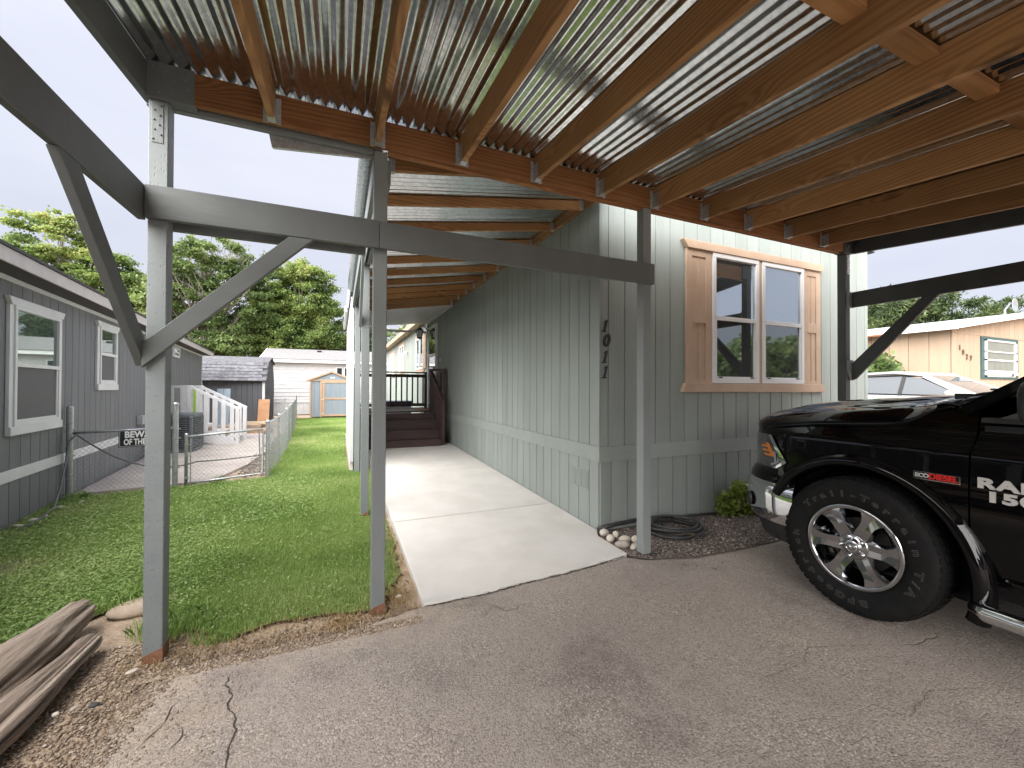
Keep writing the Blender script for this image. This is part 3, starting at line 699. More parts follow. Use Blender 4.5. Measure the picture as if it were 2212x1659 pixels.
MB().box(4.905, 4.965, HY-.034, HY+.0, 1.56, 3.13).build('mullion_trim', TAN, sh, bevel=.002)
MB().prism([(3.615, 3.225), (3.69, 3.13), (6.18, 3.13), (6.225, 3.225)], 'y', HY-.058, HY).build('window_header', TAN, sh, bevel=.004)
MB().prism([(3.65, 1.56), (3.61, 1.455), (6.235, 1.455), (6.20, 1.56)], 'y', HY-.058, HY).build('window_sill', TAN, sh, bevel=.004)
def shutter(x0, x1):
    y0 = HY-.03; s = MB().box(x0, x1, y0+.014, HY, 1.56, 3.13).build('shutter', TAN, sh)
    w = .085
    p = MB()
    p.box(x0, x0+w, y0, y0+.014, 1.56, 3.13); p.box(x1-w*1.15, x1, y0, y0+.014, 1.56, 3.13)
    for a, b in ((1.56, 1.60), (2.27, 2.40), (3.05, 3.13)): p.box(x0+w, x1-w*1.15, y0, y0+.014, a, b)
    p.build('shutter_frame', TAN, s, bevel=.0025)
    MB().box((x0+x1)/2-.012, (x0+x1)/2+.0, y0+.006, y0+.014, 1.60, 3.05).build('batten', TAN, s)
shutter(3.69, 4.09); shutter(5.805, 6.18)
# numerals 1011 stacked on the front corner boards
for z in (2.152, 1.994, 1.828, 1.668):
    if abs(z-1.994) < .01: text_obj('house_number', '0', .178, BLACKP, sh, basis((2.570, HY-.018, z), (1, 0, 0), (0, -1, 0)), extrude=.006, shear=.22, offset=.006)
    else:
        one = [(-.030, -.066), (.026, -.066), (.026, -.054), (.011, -.050), (.011, .066), (-.003, .066), (-.026, .046), (-.022, .036), (-.008, .042), (-.012, -.050), (-.030, -.054)]
        MB().prism([(2.566+a+.25*b, z+b) for a, b in one], 'y', HY-.026, HY-.008).build('house_number', BLACKP, sh, bevel=.0015)
# louvred crawl space vent low on the side wall
v = MB()
v.box(HX-.004, HX+.002, 3.735, 4.115, .392, .600)
vo_ = v.build('skirting_vent', TRIMG, sh, bevel=.001)
lv = MB()
for c0 in (3.745, 3.872, 3.998):
    z = .402
    while z < .588: lv.add([(HX-.005, c0, z), (HX-.012, c0, z+.002), (HX-.012, c0+.108, z+.002), (HX-.005, c0+.108, z), (HX-.005, c0, z+.010), (HX-.005, c0+.108, z+.010)], [(0, 1, 2, 3), (1, 4, 5, 2), (0, 4, 1), (3, 2, 5)]); z += .0145
lv.build('louvre', TRIMG, vo_)
# storm door far along the side wall
dr = MB(); f2 = MB()
y0, y1, z0, z1 = 11.12, 12.16, 1.02, 3.28
for b in ((y0, y1, z1-.07, z1), (y0, y0+.07, z0, z1-.07), (y1-.07, y1, z0, z1-.07), (y0+.07, y1-.07, z0, z0+.08), (y0+.07, y1-.07, 2.38, 2.46)): f2.box(HX-.07, HX, *b)
do = f2.build('storm_door', VINYL, sh, bevel=.004)
MB().box(HX-.05, HX-.045, y0+.07, y1-.07, 2.46, z1-.07).build('pane', GLASS, do); MB().box(HX-.05, HX-.045, y0+.07, y1-.07, z0+.08, 2.38).build('pane', GLASS, do)
MB().box(HX-.11, HX-.07, 11.2, 11.23, 1.95, 2.08).build('handle', BLACKP, do, bevel=.003)
MB().box(HX-.03, HX, 10.72, 10.78, 2.2, 2.28).build('doorbell', VINYL, sh, bevel=.003)
# windows further back with tan trim
def sidewin(y0, y1, z0, z1, shut=False):
    f = MB(); w = .06; X0 = HX-.045
    for b in ((y0, y1, z1-w, z1), (y0, y1, z0, z0+w), (y0, y0+w, z0+w, z1-w), (y1-w, y1, z0+w, z1-w), ((y0+y1)/2-.03, (y0+y1)/2+.03, z0+w, z1-w)): f.box(X0, HX, *b)
    fo = f.build('window', VINYL, sh)
    MB().box(X0+.03, X0+.035, y0+w, y1-w, z0+w, z1-w).build('pane', GLASS, fo)
    t = MB(); X1 = HX-.03
    t.box(X1, HX, y0-.12, y1+.12, z1, z1+.1); t.box(X1, HX, y0-.1, y1+.1, z0-.1, z0); t.box(X1, HX, y0-.1, y0, z0, z1); t.box(X1, HX, y1, y1+.1, z0, z1)
    if shut: t.box(X1, HX, y0-.42, y0-.10, z0, z1)
    t.build('window_trim', TAN, sh)
sidewin(13.1, 14.5, 2.10, 3.17, True); sidewin(17.4, 18.8, 2.2, 3.3); sidewin(20.6, 22.3, 2.1, 3.2)
ll = MB().lathe([(0, 0), (.05, .0), (.07, .12), (.0, .13)], (HX-.08, 16.4, 2.80), 'z', 12).build('floodlight', VINYL, sh)

# wall lantern beside the door
ln = thing('wall_lantern', (HX-.02, 12.45, 3.3), 'black carriage lantern with glass panes on the wall by the storm door', 'lantern')
lx, ly, lz = HX-.26, 12.45, 3.02
arm = MB().tube([(HX-.01, ly, lz+.20), (HX-.12, ly, lz+.36), (lx, ly, lz+.36), (lx, ly, lz+.31)], .014, 8).box(HX-.02, HX, ly-.06, ly+.06, lz+.1, lz+.34)
arm.build('arm', BLACKP, ln)
cg = MB().lathe([(.0, .31), (.03, .30), (.12, .22), (.125, .205)], (lx, ly, lz), 'z', 12)
for a in range(6): cg.bar((lx+.10*cos(a*pi/3), ly+.10*sin(a*pi/3), lz+.21), (lx+.07*cos(a*pi/3), ly+.07*sin(a*pi/3), lz), .016, .016, (1, 0, 0) if a % 3 else (0, 1, 0))
cg.lathe([(.085, .0), (.08, -.03), (.02, -.05), (0, -.05)], (lx, ly, lz), 'z', 12)
cg.build('cage', BLACKP, ln)
GL2 = mat('lantern_glass', (.7, .72, .74), rough=.05, spec=.8)
MB().lathe([(.095, .21), (.066, .0)], (lx, ly, lz), 'z', 6).build('lantern_glass', GL2, ln)

# ------------------------------------------------------------ brown stained entry deck
dk = thing('entry_deck', (1.3, 11, .1), 'dark brown stained wooden entry deck with four steps and slatted railings', 'deck')
B = lambda *a, n='x', bev=.004: MB().box(*a).build(n, BROWN, dk, loc='auto', bevel=bev)
zs = [.13, .30, .495, .692, .89]; yf = [9.36, 9.60, 9.94, 10.30, 10.62]
for i in range(4):
    B(.36, 2.20, yf[i], yf[i]+.02, zs[i]-.02, zs[i+1]-.036, n='riser')
    if i < 3:
        y0 = yf[i]-.02
        for q in range(2): B(.34, 2.21, y0+q*.165, y0+q*.165+.155, zs[i+1]-.034, zs[i+1], n='tread')
y = 10.6
while y < 12.5:
    B(.30, 2.48, y, min(y+.135, 12.52), .856, .89, n='deck_board'); y += .142
B(.32, .355, 9.36, 12.5, .05, .85, n='side_skirt'); B(2.205, 2.24, 9.4, 10.6, .10, .60, n='stringer')
# stair rail, right side
def pt(y, z, x=2.245): return (x, y, z)
B(2.225, 2.29, 9.40, 9.465, .12, 1.225, n='newel')
B(2.18, 2.25, 10.60, 10.67, .60, 1.955, n='newel')
MB().bar((2.25, 9.38, 1.205), (2.215, 10.67, 1.965), .085, .036).build('handrail', BROWN, dk, bevel=.004)
MB().bar((2.25, 9.46, .30), (2.215, 10.6, 1.0), .04, .07).build('bottom_rail', BROWN, dk, bevel=.004)
for k in range(7):
    t = (k+.6)/7.2; y = 9.44+(10.62-9.44)*t
    B(2.225-.02*t, 2.26-.02*t, y-.018, y+.018, .28+.7*t, 1.19+.76*t, n='baluster', bev=.002)
# post against the wall and short top rail
B(2.39, 2.46, 9.92, 9.99, .12, 1.93, n='newel')
B(2.385, 2.445, 10.35, 10.41, .8, 1.90, n='baluster')
MB().bar((2.42, 9.90, 1.93), (2.22, 10.70, 1.955), .07, .07).build('handrail', BROWN, dk, bevel=.004)
MB().bar((2.40, 10.0, .93), (2.24, 10.66, .93), .04, .10).build('bottom_rail', BROWN, dk, bevel=.004)
# railing at the far side
B(.28, 2.46, 12.36, 12.46, 1.93, 1.965, n='handrail'); B(.28, 2.46, 12.39, 12.43, 1.80, 1.89, n='top_rail'); B(.28, 2.46, 12.39, 12.43, .93, 1.02, n='bottom_rail')
x = .42
while x < 2.40:
    B(x, x+.04, 12.345, 12.385, .93, 1.90, n='baluster', bev=.002); x += .158
B(.28, .36, 12.36, 12.44, .2, 1.93, n='newel'); B(2.38, 2.46, 12.36, 12.44, .2, 1.93, n='newel')
# left side rail of the deck
B(.28, .355, 10.60, 12.36, 1.93, 1.965, n='handrail'); B(.30, .34, 10.6, 12.36, .93, 1.02, n='bottom_rail'); B(.28, .36, 10.56, 10.64, .2, 1.93, n='newel')
y = 10.75
while y < 12.3: B(.30, .34, y, y+.04, .93, 1.93, n='baluster', bev=.002); y += .158
mt_ = tag(MB().box(1.95, 2.15, 10.78, 11.25, .892, .905).build('doormat', mat('orange_mat', (.42, .16, .05), (.5, .22, .08), rough=.9, scale=30), bevel=.003), 'orange rag lying on the deck boards by the newel', 'rag')
tb = thing('tub_lid', (1.6, 13.4, .95), 'dark navy plastic lid on a low tub behind the deck railing', 'storage tub')
MB().box(1.15, 2.1, 13.0, 13.7, .0, .95).build('tub', mat('pale_grey_plastic', (.5, .52, .55), rough=.5), tb, bevel=.03, seg=3)
MB().box(1.10, 2.15, 12.95, 13.75, .95, 1.07).build('lid', mat('navy_plastic', (.012, .02, .05), rough=.35), tb, bevel=.03, seg=3)
# ------------------------------------------------------------ grey mobile home on the left
GREY = mat('slate_siding_paint', (.15, .154, .164), (.176, .18, .19), rough=.7, scale=2.2, stretch=(2, 2, .35), bump=.4, bscale=38, bstretch=(1, 1, .09), rand=.05, bdist=.006)
PINKW = mat('pinkish_white_trim', (.54, .49, .475), (.60, .555, .54), rough=.6, scale=4)
ld = Vector((-.1183, .9930)); ln_ = Vector((ld.y, -ld.x)); LA = Vector((-3.235, 5.974))
def LP(t, n=0, z=0):
    p = LA+ld*t+ln_*n; return Vector((p.x, p.y, z))
gh = thing('mobile_home', LP(4, -2), 'slate grey mobile home with white trim beyond the left post', 'mobile home')
def lbox(mb, t0, t1, n0, n1, z0, z1):
    o = LP(t0, n0, z0); return mb.obox(o, Vector((*ln_, 0))*(n1-n0), Vector((*ld, 0))*(t1-t0), (0, 0, z1-z0))
lbox(MB(), -9.3, 12.55, -4.6, -.014, -.05, 2.95).build('wall_core', mat('slate_groove', (.08, .081, .086), rough=.8), gh)
S0 = -9.3
sA = LP(S0, -.014)
siding(gh, (sA.x, sA.y), tuple(ld), tuple(ln_), 12.55-S0, .595, 2.66, GREY, first=.06, gap=.006)
siding(gh, (sA.x, sA.y), tuple(ld), tuple(ln_), 12.55-S0, -.05, .468, GREY, first=.06, gap=.006)
lbox(MB(), S0, 12.56, -.0125, .008, .4695, .5935).build('belt_trim', WHITE, gh, bevel=.002)
lbox(MB(), S0, 12.56, -.012, .012, 2.615, 2.668).build('eave_trim', WHITE, gh, bevel=.002)
lbox(MB(), 12.50, 12.575, -.02, .012, .60, 2.61).build('corner_trim', WHITE, gh, bevel=.002)
lbox(MB(), S0, 12.9, -.02, .27, 2.672, 2.69).build('soffit', mat('dark_soffit', (.05, .045, .045), (.08, .07, .07), rough=.7, scale=20), gh)
lbox(MB(), S0, 13.1, .272, .292, 2.66, 2.80).build('fascia', PINKW, gh, bevel=.003)
r_ = MB()
for q in (0, 1):
    a = [LP(S0-.2, .31, 2.80), LP(13.15, .31, 2.80), LP(13.15, -2.3, 3.45), LP(S0-.2, -2.3, 3.45)] if q == 0 else [LP(S0-.2, -4.9, 2.80), LP(13.15, -4.9, 2.80), LP(13.15, -2.3, 3.45), LP(S0-.2, -2.3, 3.45)]
    r_.hexa([*[p for p in a], *[p+Vector((0, 0, .03)) for p in a]])
r_.build('roof', SHING, gh)
MB().add([LP(12.56, 0, 2.66), LP(12.56, -4.6, 2.66), LP(12.56, -2.3, 3.42)], [(0, 1, 2)]).build('gable', GREY, gh)
def lwin(t0, t1, z0, z1, rail, hdr=True, ext=.075):
    w = .04
    f = MB(); F = lambda a, b, c, d, n0=.01, n1=.045: lbox(f, a, b, n0, n1, c, d)
    F(t0, t1, z0, z0+w); F(t0, t1, z1-w, z1); F(t0, t0+w, z0+w, z1-w); F(t1-w, t1, z0+w, z1-w); F(t0+w, t1-w, rail-.022, rail+.022)
    s = .03
    F(t0+w, t0+w+s, z0+w, rail-.022, .01, .035); F(t1-w-s, t1-w, z0+w, rail-.022, .01, .035); F(t0+w+s, t1-w-s, z0+w, z0+w+s, .01, .035)
    fo = f.build('window', VINYL, gh, bevel=.002)
    lbox(MB(), t0+w, t1-w, .014, .018, rail+.022, z1-w).build('pane', GREENGL, fo)
    lbox(MB(), t0+w+s, t1-w-s, .014, .022, z0+w+s, rail-.022).build('insect_screen', SCRM, fo)
    e = ext
    lbox(MB(), t0-e, t0, 0.0, .03, z0, z1).build('window_trim', WHITE, fo, bevel=.002); lbox(MB(), t1, t1+e, 0.0, .03, z0, z1).build('window_trim', WHITE, fo, bevel=.002)
    def trap(z0_, z1_, tb, tt, nm):
        M_ = MB(); a = [LP(t0-e-tb, 0, z0_), LP(t1+e+tb, 0, z0_), LP(t1+e+tt, 0, z1_), LP(t0-e-tt, 0, z1_)]; k = Vector((*ln_, 0))*.045
        M_.hexa([a[0], a[1], a[1]+k, a[0]+k, a[3], a[2], a[2]+k, a[3]+k]); M_.build(nm, WHITE, fo, bevel=.003)
    if hdr: trap(z1, z1+.085, -.01, .045, 'window_header'); trap(z0-.095, z0, .0, .0, 'window_sill')
GREENGL = mat('greenish_window_glass', (.26, .33, .30), (.30, .37, .34), rough=.02, scale=2, metal=.8)
SCRM = mat('grey_insect_screen', (.10, .10, .105), (.115, .115, .12), rough=.6, scale=200, spec=.3)
lwin(.125, 1.165, 1.06, 2.37, 1.73)
lwin(2.53, 3.27, 1.53, 2.45, 2.02, ext=.09)
lwin(7.75, 8.45, 2.30, 2.58, 2.44, hdr=False)
for t in (-3.4, -7): lwin(t, t+1.05, 1.06, 2.37, 1.73)
# faint slats of the blind behind the upper pane catch the light: a real blind
mb = lbox(MB(), 4.62, 4.86, .0, .10, .72, .90); o = mb.build('outlet_box', mat('meter_grey', (.42, .44, .45), rough=.5), gh, bevel=.008)
# hose hanging from the wall, along the fence
CORD = mat('grey_rubber_hose', (.10, .10, .105), (.15, .15, .155), rough=.5, scale=20)
def catenary(p0, p1, sag, n=20):
    p0, p1 = Vector(p0), Vector(p1); return [p0.lerp(p1, i/n)+Vector((0, 0, -sag*4*(i/n)*(1-i/n))) for i in range(n+1)]
hs = MB(); pts = [(-3.02, 5.85, .01), (-3.05, 6.2, .02), (-3.12, 6.6, .05), (-3.2, 6.9, .25), (-3.27, 7.15, .55), (-3.31, 7.3, .76), (-3.27, 7.36, .84)]
pts = [Vector(p) for p in pts]
pts += catenary((-3.24, 7.36, .82), (-2.0, 7.62, .35), .22, 14)
pts += catenary((-1.98, 7.62, .35), (-1.2, 10.4, .06), .03, 6)
hs.tube(pts, .011, 8)
ob = hs.build('garden_hose', CORD, smooth=True); tag(ob, 'thin grey hose draped over the fence rail and down to the grass', 'hose')

# ------------------------------------------------------------ chain link fence and gate
WIRE = mat('fence_wire', (.36, .38, .39), rough=.45, metal=.6)
def chainlink(parent, a, b, z0, z1, zb0=None, zb1=None, pitch=.062, r=.0017, name='chain_link'):
    """woven diamonds between ground points a-b; bottom z0..., top z1 at a and zb at b"""
    a = Vector((a[0], a[1], 0)); b = Vector((b[0], b[1], 0)); Ln = (b-a).length; d = (b-a)/Ln; nn = Vector((-d.y, d.x, 0))
    zb0 = z0 if zb0 is None else zb0; zb1 = z1 if zb1 is None else zb1
    mb = MB(); H = z1-z0; rows = int(H/(pitch/2)); n = int(Ln/pitch)+1
    for k in range(-0, n+1):
        for sgn in (1, -1):
            pts = []
            for j in range(rows+1):
                off = pitch/2*(1 if j % 2 else 0)*sgn
                x = k*pitch+off
                x = min(max(x, 0), Ln); t = x/Ln; lo = z0+(zb0-z0)*t; hi = z1+(zb1-z1)*t
                pts.append(a+d*x+nn*(.004 if (j+(sgn > 0)) % 2 else -.004)+Vector((0, 0, lo+(hi-lo)*j/rows)))
            for p, q in zip(pts, pts[1:]):
                e = (q-p).normalized(); u = e.cross(nn).normalized()*r; w = nn*r
                mb.add([p+u, p-u*.5+w*.87, p-u*.5-w*.87, q+u, q-u*.5+w*.87, q-u*.5-w*.87], [(0, 1, 4, 3), (1, 2, 5, 4), (2, 0, 3, 5)])
            if sgn > 0 and rows % 2 == 1: pass
    # twisted tips on top
    o = mb.build(name, WIRE, parent); o['kind'] = 'stuff'; return o
def fpost(parent, x, y, z1, r=.03, z0=0, cap=True):
    o = MB().lathe([(r, z0-.05), (r, z1-.02), (r*1.12, z1-.02), (r*1.12, z1), (r*.7, z1+.02), (0, z1+.024)], (x, y, 0), 'z', 14).build('fence_post', PIPE, parent, smooth=False)
    return o
def clamps(parent, x, y, zs, r=.034):
    for z in zs: MB().lathe([(r-.006, z), (r, z), (r, z+.02), (r-.006, z+.02)], (x, y, 0), 'z', 12).box(x+.02, x+.06, y-.01, y+.01, z+.003, z+.015).build('fence_clamp', PIPE, parent)
cf = thing('chain_link_fence', (-2.8, 7.45, 0), 'short chain link fence panel between two tall pipe posts at the grey house', 'fence')
fpost(cf, -3.335, 7.36, 1.21, .036); fpost(cf, -2.25, 7.56, 1.24, .036)
clamps(cf, -3.335, 7.36, (.28, .55, .84, .9), .041); clamps(cf, -2.25, 7.56, (.28, .72, .86), .041)
MB().tube([(-3.30, 7.365, .865), (-2.28, 7.555, .88)], .018, 10).build('top_rail', PIPE, cf, smooth=True)
chainlink(cf, (-3.30, 7.365), (-2.30, 7.55), .05, .90, .05, .92)
sg = thing('warning_sign', (-2.62, 7.47, .8), 'black and white sign reading BEWARE OF THE DOG on the chain link panel', 'sign')
dF = Vector((1.085, .2, 0)).normalized(); nF = Vector((dF.y, -dF.x, 0))
sc_ = Vector((-3.335, 7.36, .758))+Vector((1.085, .2, 0)).normalized()*(.485+.26)
SGB = mat('sign_black', (.012, .014, .02), rough=.35); SGW = mat('sign_white', (.75, .75, .76), rough=.4)
s0 = sc_-dF*.26-Vector((0, 0, .1225))+nF*.02
MB().obox(s0, dF*.52, -nF*.003, (0, 0, .245)).build('sign_board', SGB, sg)
bd = MB(); q = .004
for (a, b, c, d_) in ((.010, .510, .010, .010+q), (.010, .510, .231, .231+q), (.010, .010+q, .010, .235), (.506, .510, .010, .235)): bd.obox(s0+dF*a+Vector((0, 0, c))+nF*.0005, dF*(b-a), nF*.001, (0, 0, d_-c))
bd.build('sign_border', SGW, sg)
text_obj('sign_lettering', 'BEWARE', .125, SGW, sg, basis(sc_+nF*.0225+Vector((-.005, 0, .050)), dF, nF) @ Matrix.Diagonal((.80, 1, 1, 1)), extrude=.0008, offset=.0045)
text_obj('sign_lettering', 'OF THE DOG', .115, SGW, sg, basis(sc_+nF*.0225+Vector((0, 0, -.055)), dF, nF) @ Matrix.Diagonal((.60, 1, 1, 1)), extrude=.0008, offset=.0042)
gt = thing('chain_link_gate', (-1.62, 7.62, 0), 'chain link gate in a rounded pipe frame hanging between two posts', 'gate')
ga, gb = Vector((-2.10, 7.50, 0)), Vector((-1.16, 7.80, 0))
Zv = lambda z: Vector((0, 0, z))
MB().tube([ga+Zv(.02), ga+Zv(.77), ga+Zv(.80)], .021, 10).build('gate_stile', PIPE, gt, smooth=True)
MB().tube([ga+Zv(.745), ga.lerp(gb, .5)+Zv(.775), gb+Zv(.80), gb+Vector((.01, 0, .77)), gb+Zv(.07), ga.lerp(gb, .5)+Zv(.06), ga+Zv(.05)], .017, 10).build('gate_frame', PIPE, gt, smooth=True)
MB().tube([gb+Vector((-.05, -.015, .79)), gb+Vector((-.03, -.01, .06))], .010, 8).build('tension_bar', PIPE, gt)
MB().tube([ga+Vector((.05, .015, .74)), ga+Vector((.05, .015, .05))], .007, 8).build('tension_bar', PIPE, gt)
chainlink(gt, ga[:2], gb[:2], .06, .76, .07, .79)
clamps(gt, ga.x, ga.y, (.12, .45, .62), .025)
sf = thing('chain_link_fence', (-1.1, 14, 0), 'long chain link fence running back along the narrow lawn', 'fence')
fp = [(-1.085, 7.80), (-1.10, 9.25), (-1.15, 11.0), (-1.25, 12.9), (-1.38, 15.0), (-1.52, 17.2), (-1.70, 19.4), (-1.88, 21.8)]
fh = [.93, .95, .98, 1.0, 1.02, 1.04, 1.06, 1.08]
for i, ((x, y), hh) in enumerate(zip(fp, fh)): fpost(sf, x, y, hh, .028 if i else .034)
for i in range(len(fp)-1):
    MB().tube([(*fp[i], fh[i]-.04), (*fp[i+1], fh[i+1]-.04)], .016, 8).build('top_rail', PIPE, sf, smooth=True)
    chainlink(sf, fp[i], fp[i+1], .03, fh[i]-.02, .03, fh[i+1]-.02, pitch=.062 if i < 4 else .09, r=.0019 if i < 4 else .0026)
clamps(sf, *fp[0], (.15, .5, .8), .038)

# ------------------------------------------------------------ AC unit
ac = thing('air_conditioner', (-3.5, 11.7, 0), 'dark grey round cornered air conditioner unit on the patio by the white stairs', 'air conditioner')
ACM = mat('condenser_grey', (.085, .095, .105), (.11, .12, .13), rough=.5, scale=10)
def rrect(cx, cy, w, d, r, n=6):
    P = []
    for (sx, sy, a0) in ((1, 1, 0), (-1, 1, 90), (-1, -1, 180), (1, -1, 270)):
        for k in range(n+1):
            a = radians(a0+90*k/n); P.append((cx+sx*(w/2-r)+r*cos(a), cy+sy*(d/2-r)+r*sin(a)))
    return P
acx, acy = -3.50, 11.75
def rring(mb, w, z0, z1, r=.16): mb.prism(rrect(acx, acy, w, w, r), 'z', z0, z1)
b_ = MB(); rring(b_, .80, .05, .80); b_.build('coil', DARKIN, ac)
b_ = MB(); rring(b_, .90, .01, .08, .2); b_.build('base_pan', ACM, ac, bevel=.004)
b_ = MB(); rring(b_, .90, .80, .87, .2); b_.build('top_cover', ACM, ac, bevel=.008)
lvp = MB(); rring(lvp, .885, -.011, .011, .19); lm = lvp.mesh('louvre', ACM, Matrix.Translation((3.5, -11.7, 0)))
for k in range(17): link('louvre', lm, ac, (0, 0, .11+k*.042))
for (sx, sy) in ((1, -1), (1, 1), (-1, -1)):
    MB().box(acx+sx*.40-.04, acx+sx*.40+.04, acy+sy*.40-.04, acy+sy*.40+.04, .05, .82).build('corner_post', ACM, ac, bevel=.03, seg=3)
# ------------------------------------------------------------ white entry stairs of the grey house
ws2 = thing('white_stairs', (-3.3, 13.2, 0), 'white painted wooden stairs with wide picket railings at the slate grey home', 'stairs')
for yy in (12.75, 13.65):
    MB().box(-4.6, -3.45, yy-.02, yy+.02, 1.46, 1.53).build('handrail', WHITE, ws2, bevel=.003)
    MB().bar((-3.52, yy, 1.50), (-2.43, yy, .90), .045, .075).build('handrail', WHITE, ws2, bevel=.003)
    MB().box(-2.52, -2.43, yy-.045, yy+.045, 0, .90).build('newel', WHITE, ws2, bevel=.003)
    MB().box(-3.56, -3.47, yy-.045, yy+.045, 0, 1.52).build('newel', WHITE, ws2, bevel=.003)
    for k in range(4): MB().box(-4.5+k*.27, -4.37+k*.27, yy-.035, yy-.015, .45, 1.46).build('picket', WHITE, ws2, bevel=.002)
    for k in range(5):
        x = -3.40+k*.19; zt = 1.50-(x+3.52)*.55
        MB().box(x, x+.095, yy-.04, yy-.02, max(.05, zt-1.0), zt-.02).build('picket', WHITE, ws2, bevel=.002)
for k in range(3):
    MB().box(-3.45+k*.3, -3.12+k*.3, 12.78, 13.62, .46-k*.17, .50-k*.17).build('tread', WHITE, ws2, bevel=.003)
    MB().box(-3.45+k*.3, -3.43+k*.3, 12.78, 13.62, .30-k*.15, .46-k*.17).build('riser', WHITE, ws2)
MB().box(-4.6, -3.45, 12.70, 13.7, .56, .62).build('landing', WHITE, ws2)
MB().prism([(-3.45, .1), (-3.45, .5), (-2.5, .06), (-2.5, 0), (-2.9, 0)], 'y', 12.70, 12.73).build('stringer', WHITE, ws2)
tag(MB().box(-3.42, -3.37, 12.68, 12.70, .75, 1.42).build('ribbon', mat('lime_strap', (.30, .50, .06), rough=.6)), 'lime green strap tied to the white stair railing', 'strap')
# clutter near the shed
PLY = mat('orange_plywood', (.32, .16, .08), (.40, .22, .11), rough=.7, scale=5, stretch=(.4, 1, 1))
CARD = mat('cardboard', (.40, .21, .10), (.48, .27, .14), rough=.85, scale=6)
tag(MB().hexa([(-3.13, 19.7, .08), (-2.72, 19.7, .08), (-2.72, 19.72, .08), (-3.13, 19.72, .08), (-3.13, 19.95, .97), (-2.72, 19.95, .97), (-2.72, 19.97, .97), (-3.13, 19.97, .97)]).build('plywood_sheet', PLY), 'orange plywood board leaning on the dark shed corner', 'board')
tag(MB().box(-3.15, -2.85, 14.6, 14.9, .0, .28).build('cardboard_box', CARD, bevel=.005), 'orange brown box at the foot of the white stairs', 'box')
tag(MB().box(-2.75, -2.05, 15.3, 15.8, 0, .10).build('cardboard_box', CARD, bevel=.005), 'flat brown carton lying on the patio end beside the stairs', 'box')
bl = MB()
for k in range(2): bl.hexa([(-4.28+k*.22, 18.3, .05), (-4.07+k*.22, 18.3, .05), (-4.07+k*.22, 18.35, .05), (-4.28+k*.22, 18.35, .05), (-4.28+k*.22, 18.6, 1.42), (-4.07+k*.22, 18.6, 1.42), (-4.07+k*.22, 18.65, 1.42), (-4.28+k*.22, 18.65, 1.42)])
tag(bl.build('blue_panel', mat('pale_blue_panel', (.33, .42, .50), (.38, .47, .55), rough=.5, scale=5)), 'pale blue panel propped up behind the white stairs', 'panel')
WOODG = mat('weathered_pallet_wood', (.36, .26, .17), (.50, .40, .28), rough=.9, scale=10, stretch=(.2, 1, 1))
pl = thing('pallet', (-2.6, 18.4, 0), 'low weathered wooden pallet boards on the ground by the dark shed', 'pallet')
for k in range(5): MB().box(-3.4, -2.1, 17.6+k*.3, 17.75+k*.3, .10, .125).build('plank', WOODG, pl)
for x in (-3.35, -2.75, -2.2): MB().box(x, x+.08, 17.6, 18.95, .02, .10).build('bearer', WOODG, pl)
lf = thing('lattice_screen', (-2.35, 22.8, 0), 'white slatted low screen at the corner of the white home', 'screen')
for k in range(7): MB().box(-3.0, -1.95, 22.9, 22.93, .12+k*.115, .20+k*.115).build('slat', VINYL, lf)
for x in (-3.0, -2.5, -2.0): MB().box(x, x+.06, 22.86, 22.90, 0, .95).build('upright', VINYL, lf)

# ------------------------------------------------------------ dark shed (gambrel, shingled)
ds = thing('storage_shed', (-4.3, 21.4, 0), 'charcoal shed with gambrel shingle roof behind the white stairs', 'shed')
SHD = mat('charcoal_siding', (.065, .068, .078), (.082, .085, .095), rough=.75, scale=3, stretch=(4, 4, .3))
MB().box(-7.0, -2.96, 20.25, 23.0, 0, 1.80).build('wall_core', SHD, ds)
siding(ds, (-7.0, 20.25), (1, 0), (0, -1), 3.96, .05, 1.74, SHD, pitch=.2, gap=.008)
MB().box(-3.04, -2.95, 20.22, 20.30, 0, 1.74).build('corner_trim', WHITE, ds, bevel=.003)
SHG = mat('grey_shingle', (.085, .085, .10), (.155, .155, .17), rough=.95, scale=8, rand=.22, bump=.4, bscale=90)
def shingles(parent, A, e, s, rows, tabw, tabh, n, seedn, skipfn=None, mt=None, cap=300):
    """tabs laid on slope: A lower left corner, e unit along the eave, s unit up the slope"""
    A, e, s = Vector(A), Vector(e), Vector(s); nn = e.cross(s).normalized()
    if nn.z < 0: nn = -nn
    me = MB().hexa([Vector((0, 0, 0)), e*tabw*.985, e*tabw*.985+s*tabh*1.08, s*tabh*1.08, nn*.022, e*tabw*.985+nn*.022, e*tabw*.985+s*tabh*1.08+nn*.006, s*tabh*1.08+nn*.006]).mesh('shingle', mt or SHG)
    inv = wm(parent).inverted(); k = 0
    for r in range(rows):
        x = -(.5 if r % 2 else 0)*tabw
        for c in range(n+1):
            off = max(0, x)
            p = A+e*off+s*(tabh*r)+nn*random.Random(seedn+r*97+c).uniform(.0, .008)
            link('shingle', me, parent, inv @ p); x += tabw; k += 1
    return k
MB().hexa([(-7.05, 20.12, 1.74), (-2.86, 20.12, 1.74), (-2.86, 20.62, 2.55), (-7.05, 20.62, 2.55), (-7.05, 20.16, 1.76), (-2.86, 20.16, 1.76), (-2.86, 20.66, 2.57), (-7.05, 20.66, 2.57)]).build('lower_roof', SHING, ds)
sv = Vector((0, .5, .81)).normalized()
shingles(ds, (-5.6, 20.10, 1.75), (1, 0, 0), sv, 6, .34, .158, 7, 3)
MB().prism([(20.62, 2.55), (20.62, 2.58), (21.6, 2.86), (22.6, 2.58), (22.6, 2.55), (21.6, 2.83)], 'x', -7.05, -2.86).build('upper_roof', SHG, ds)
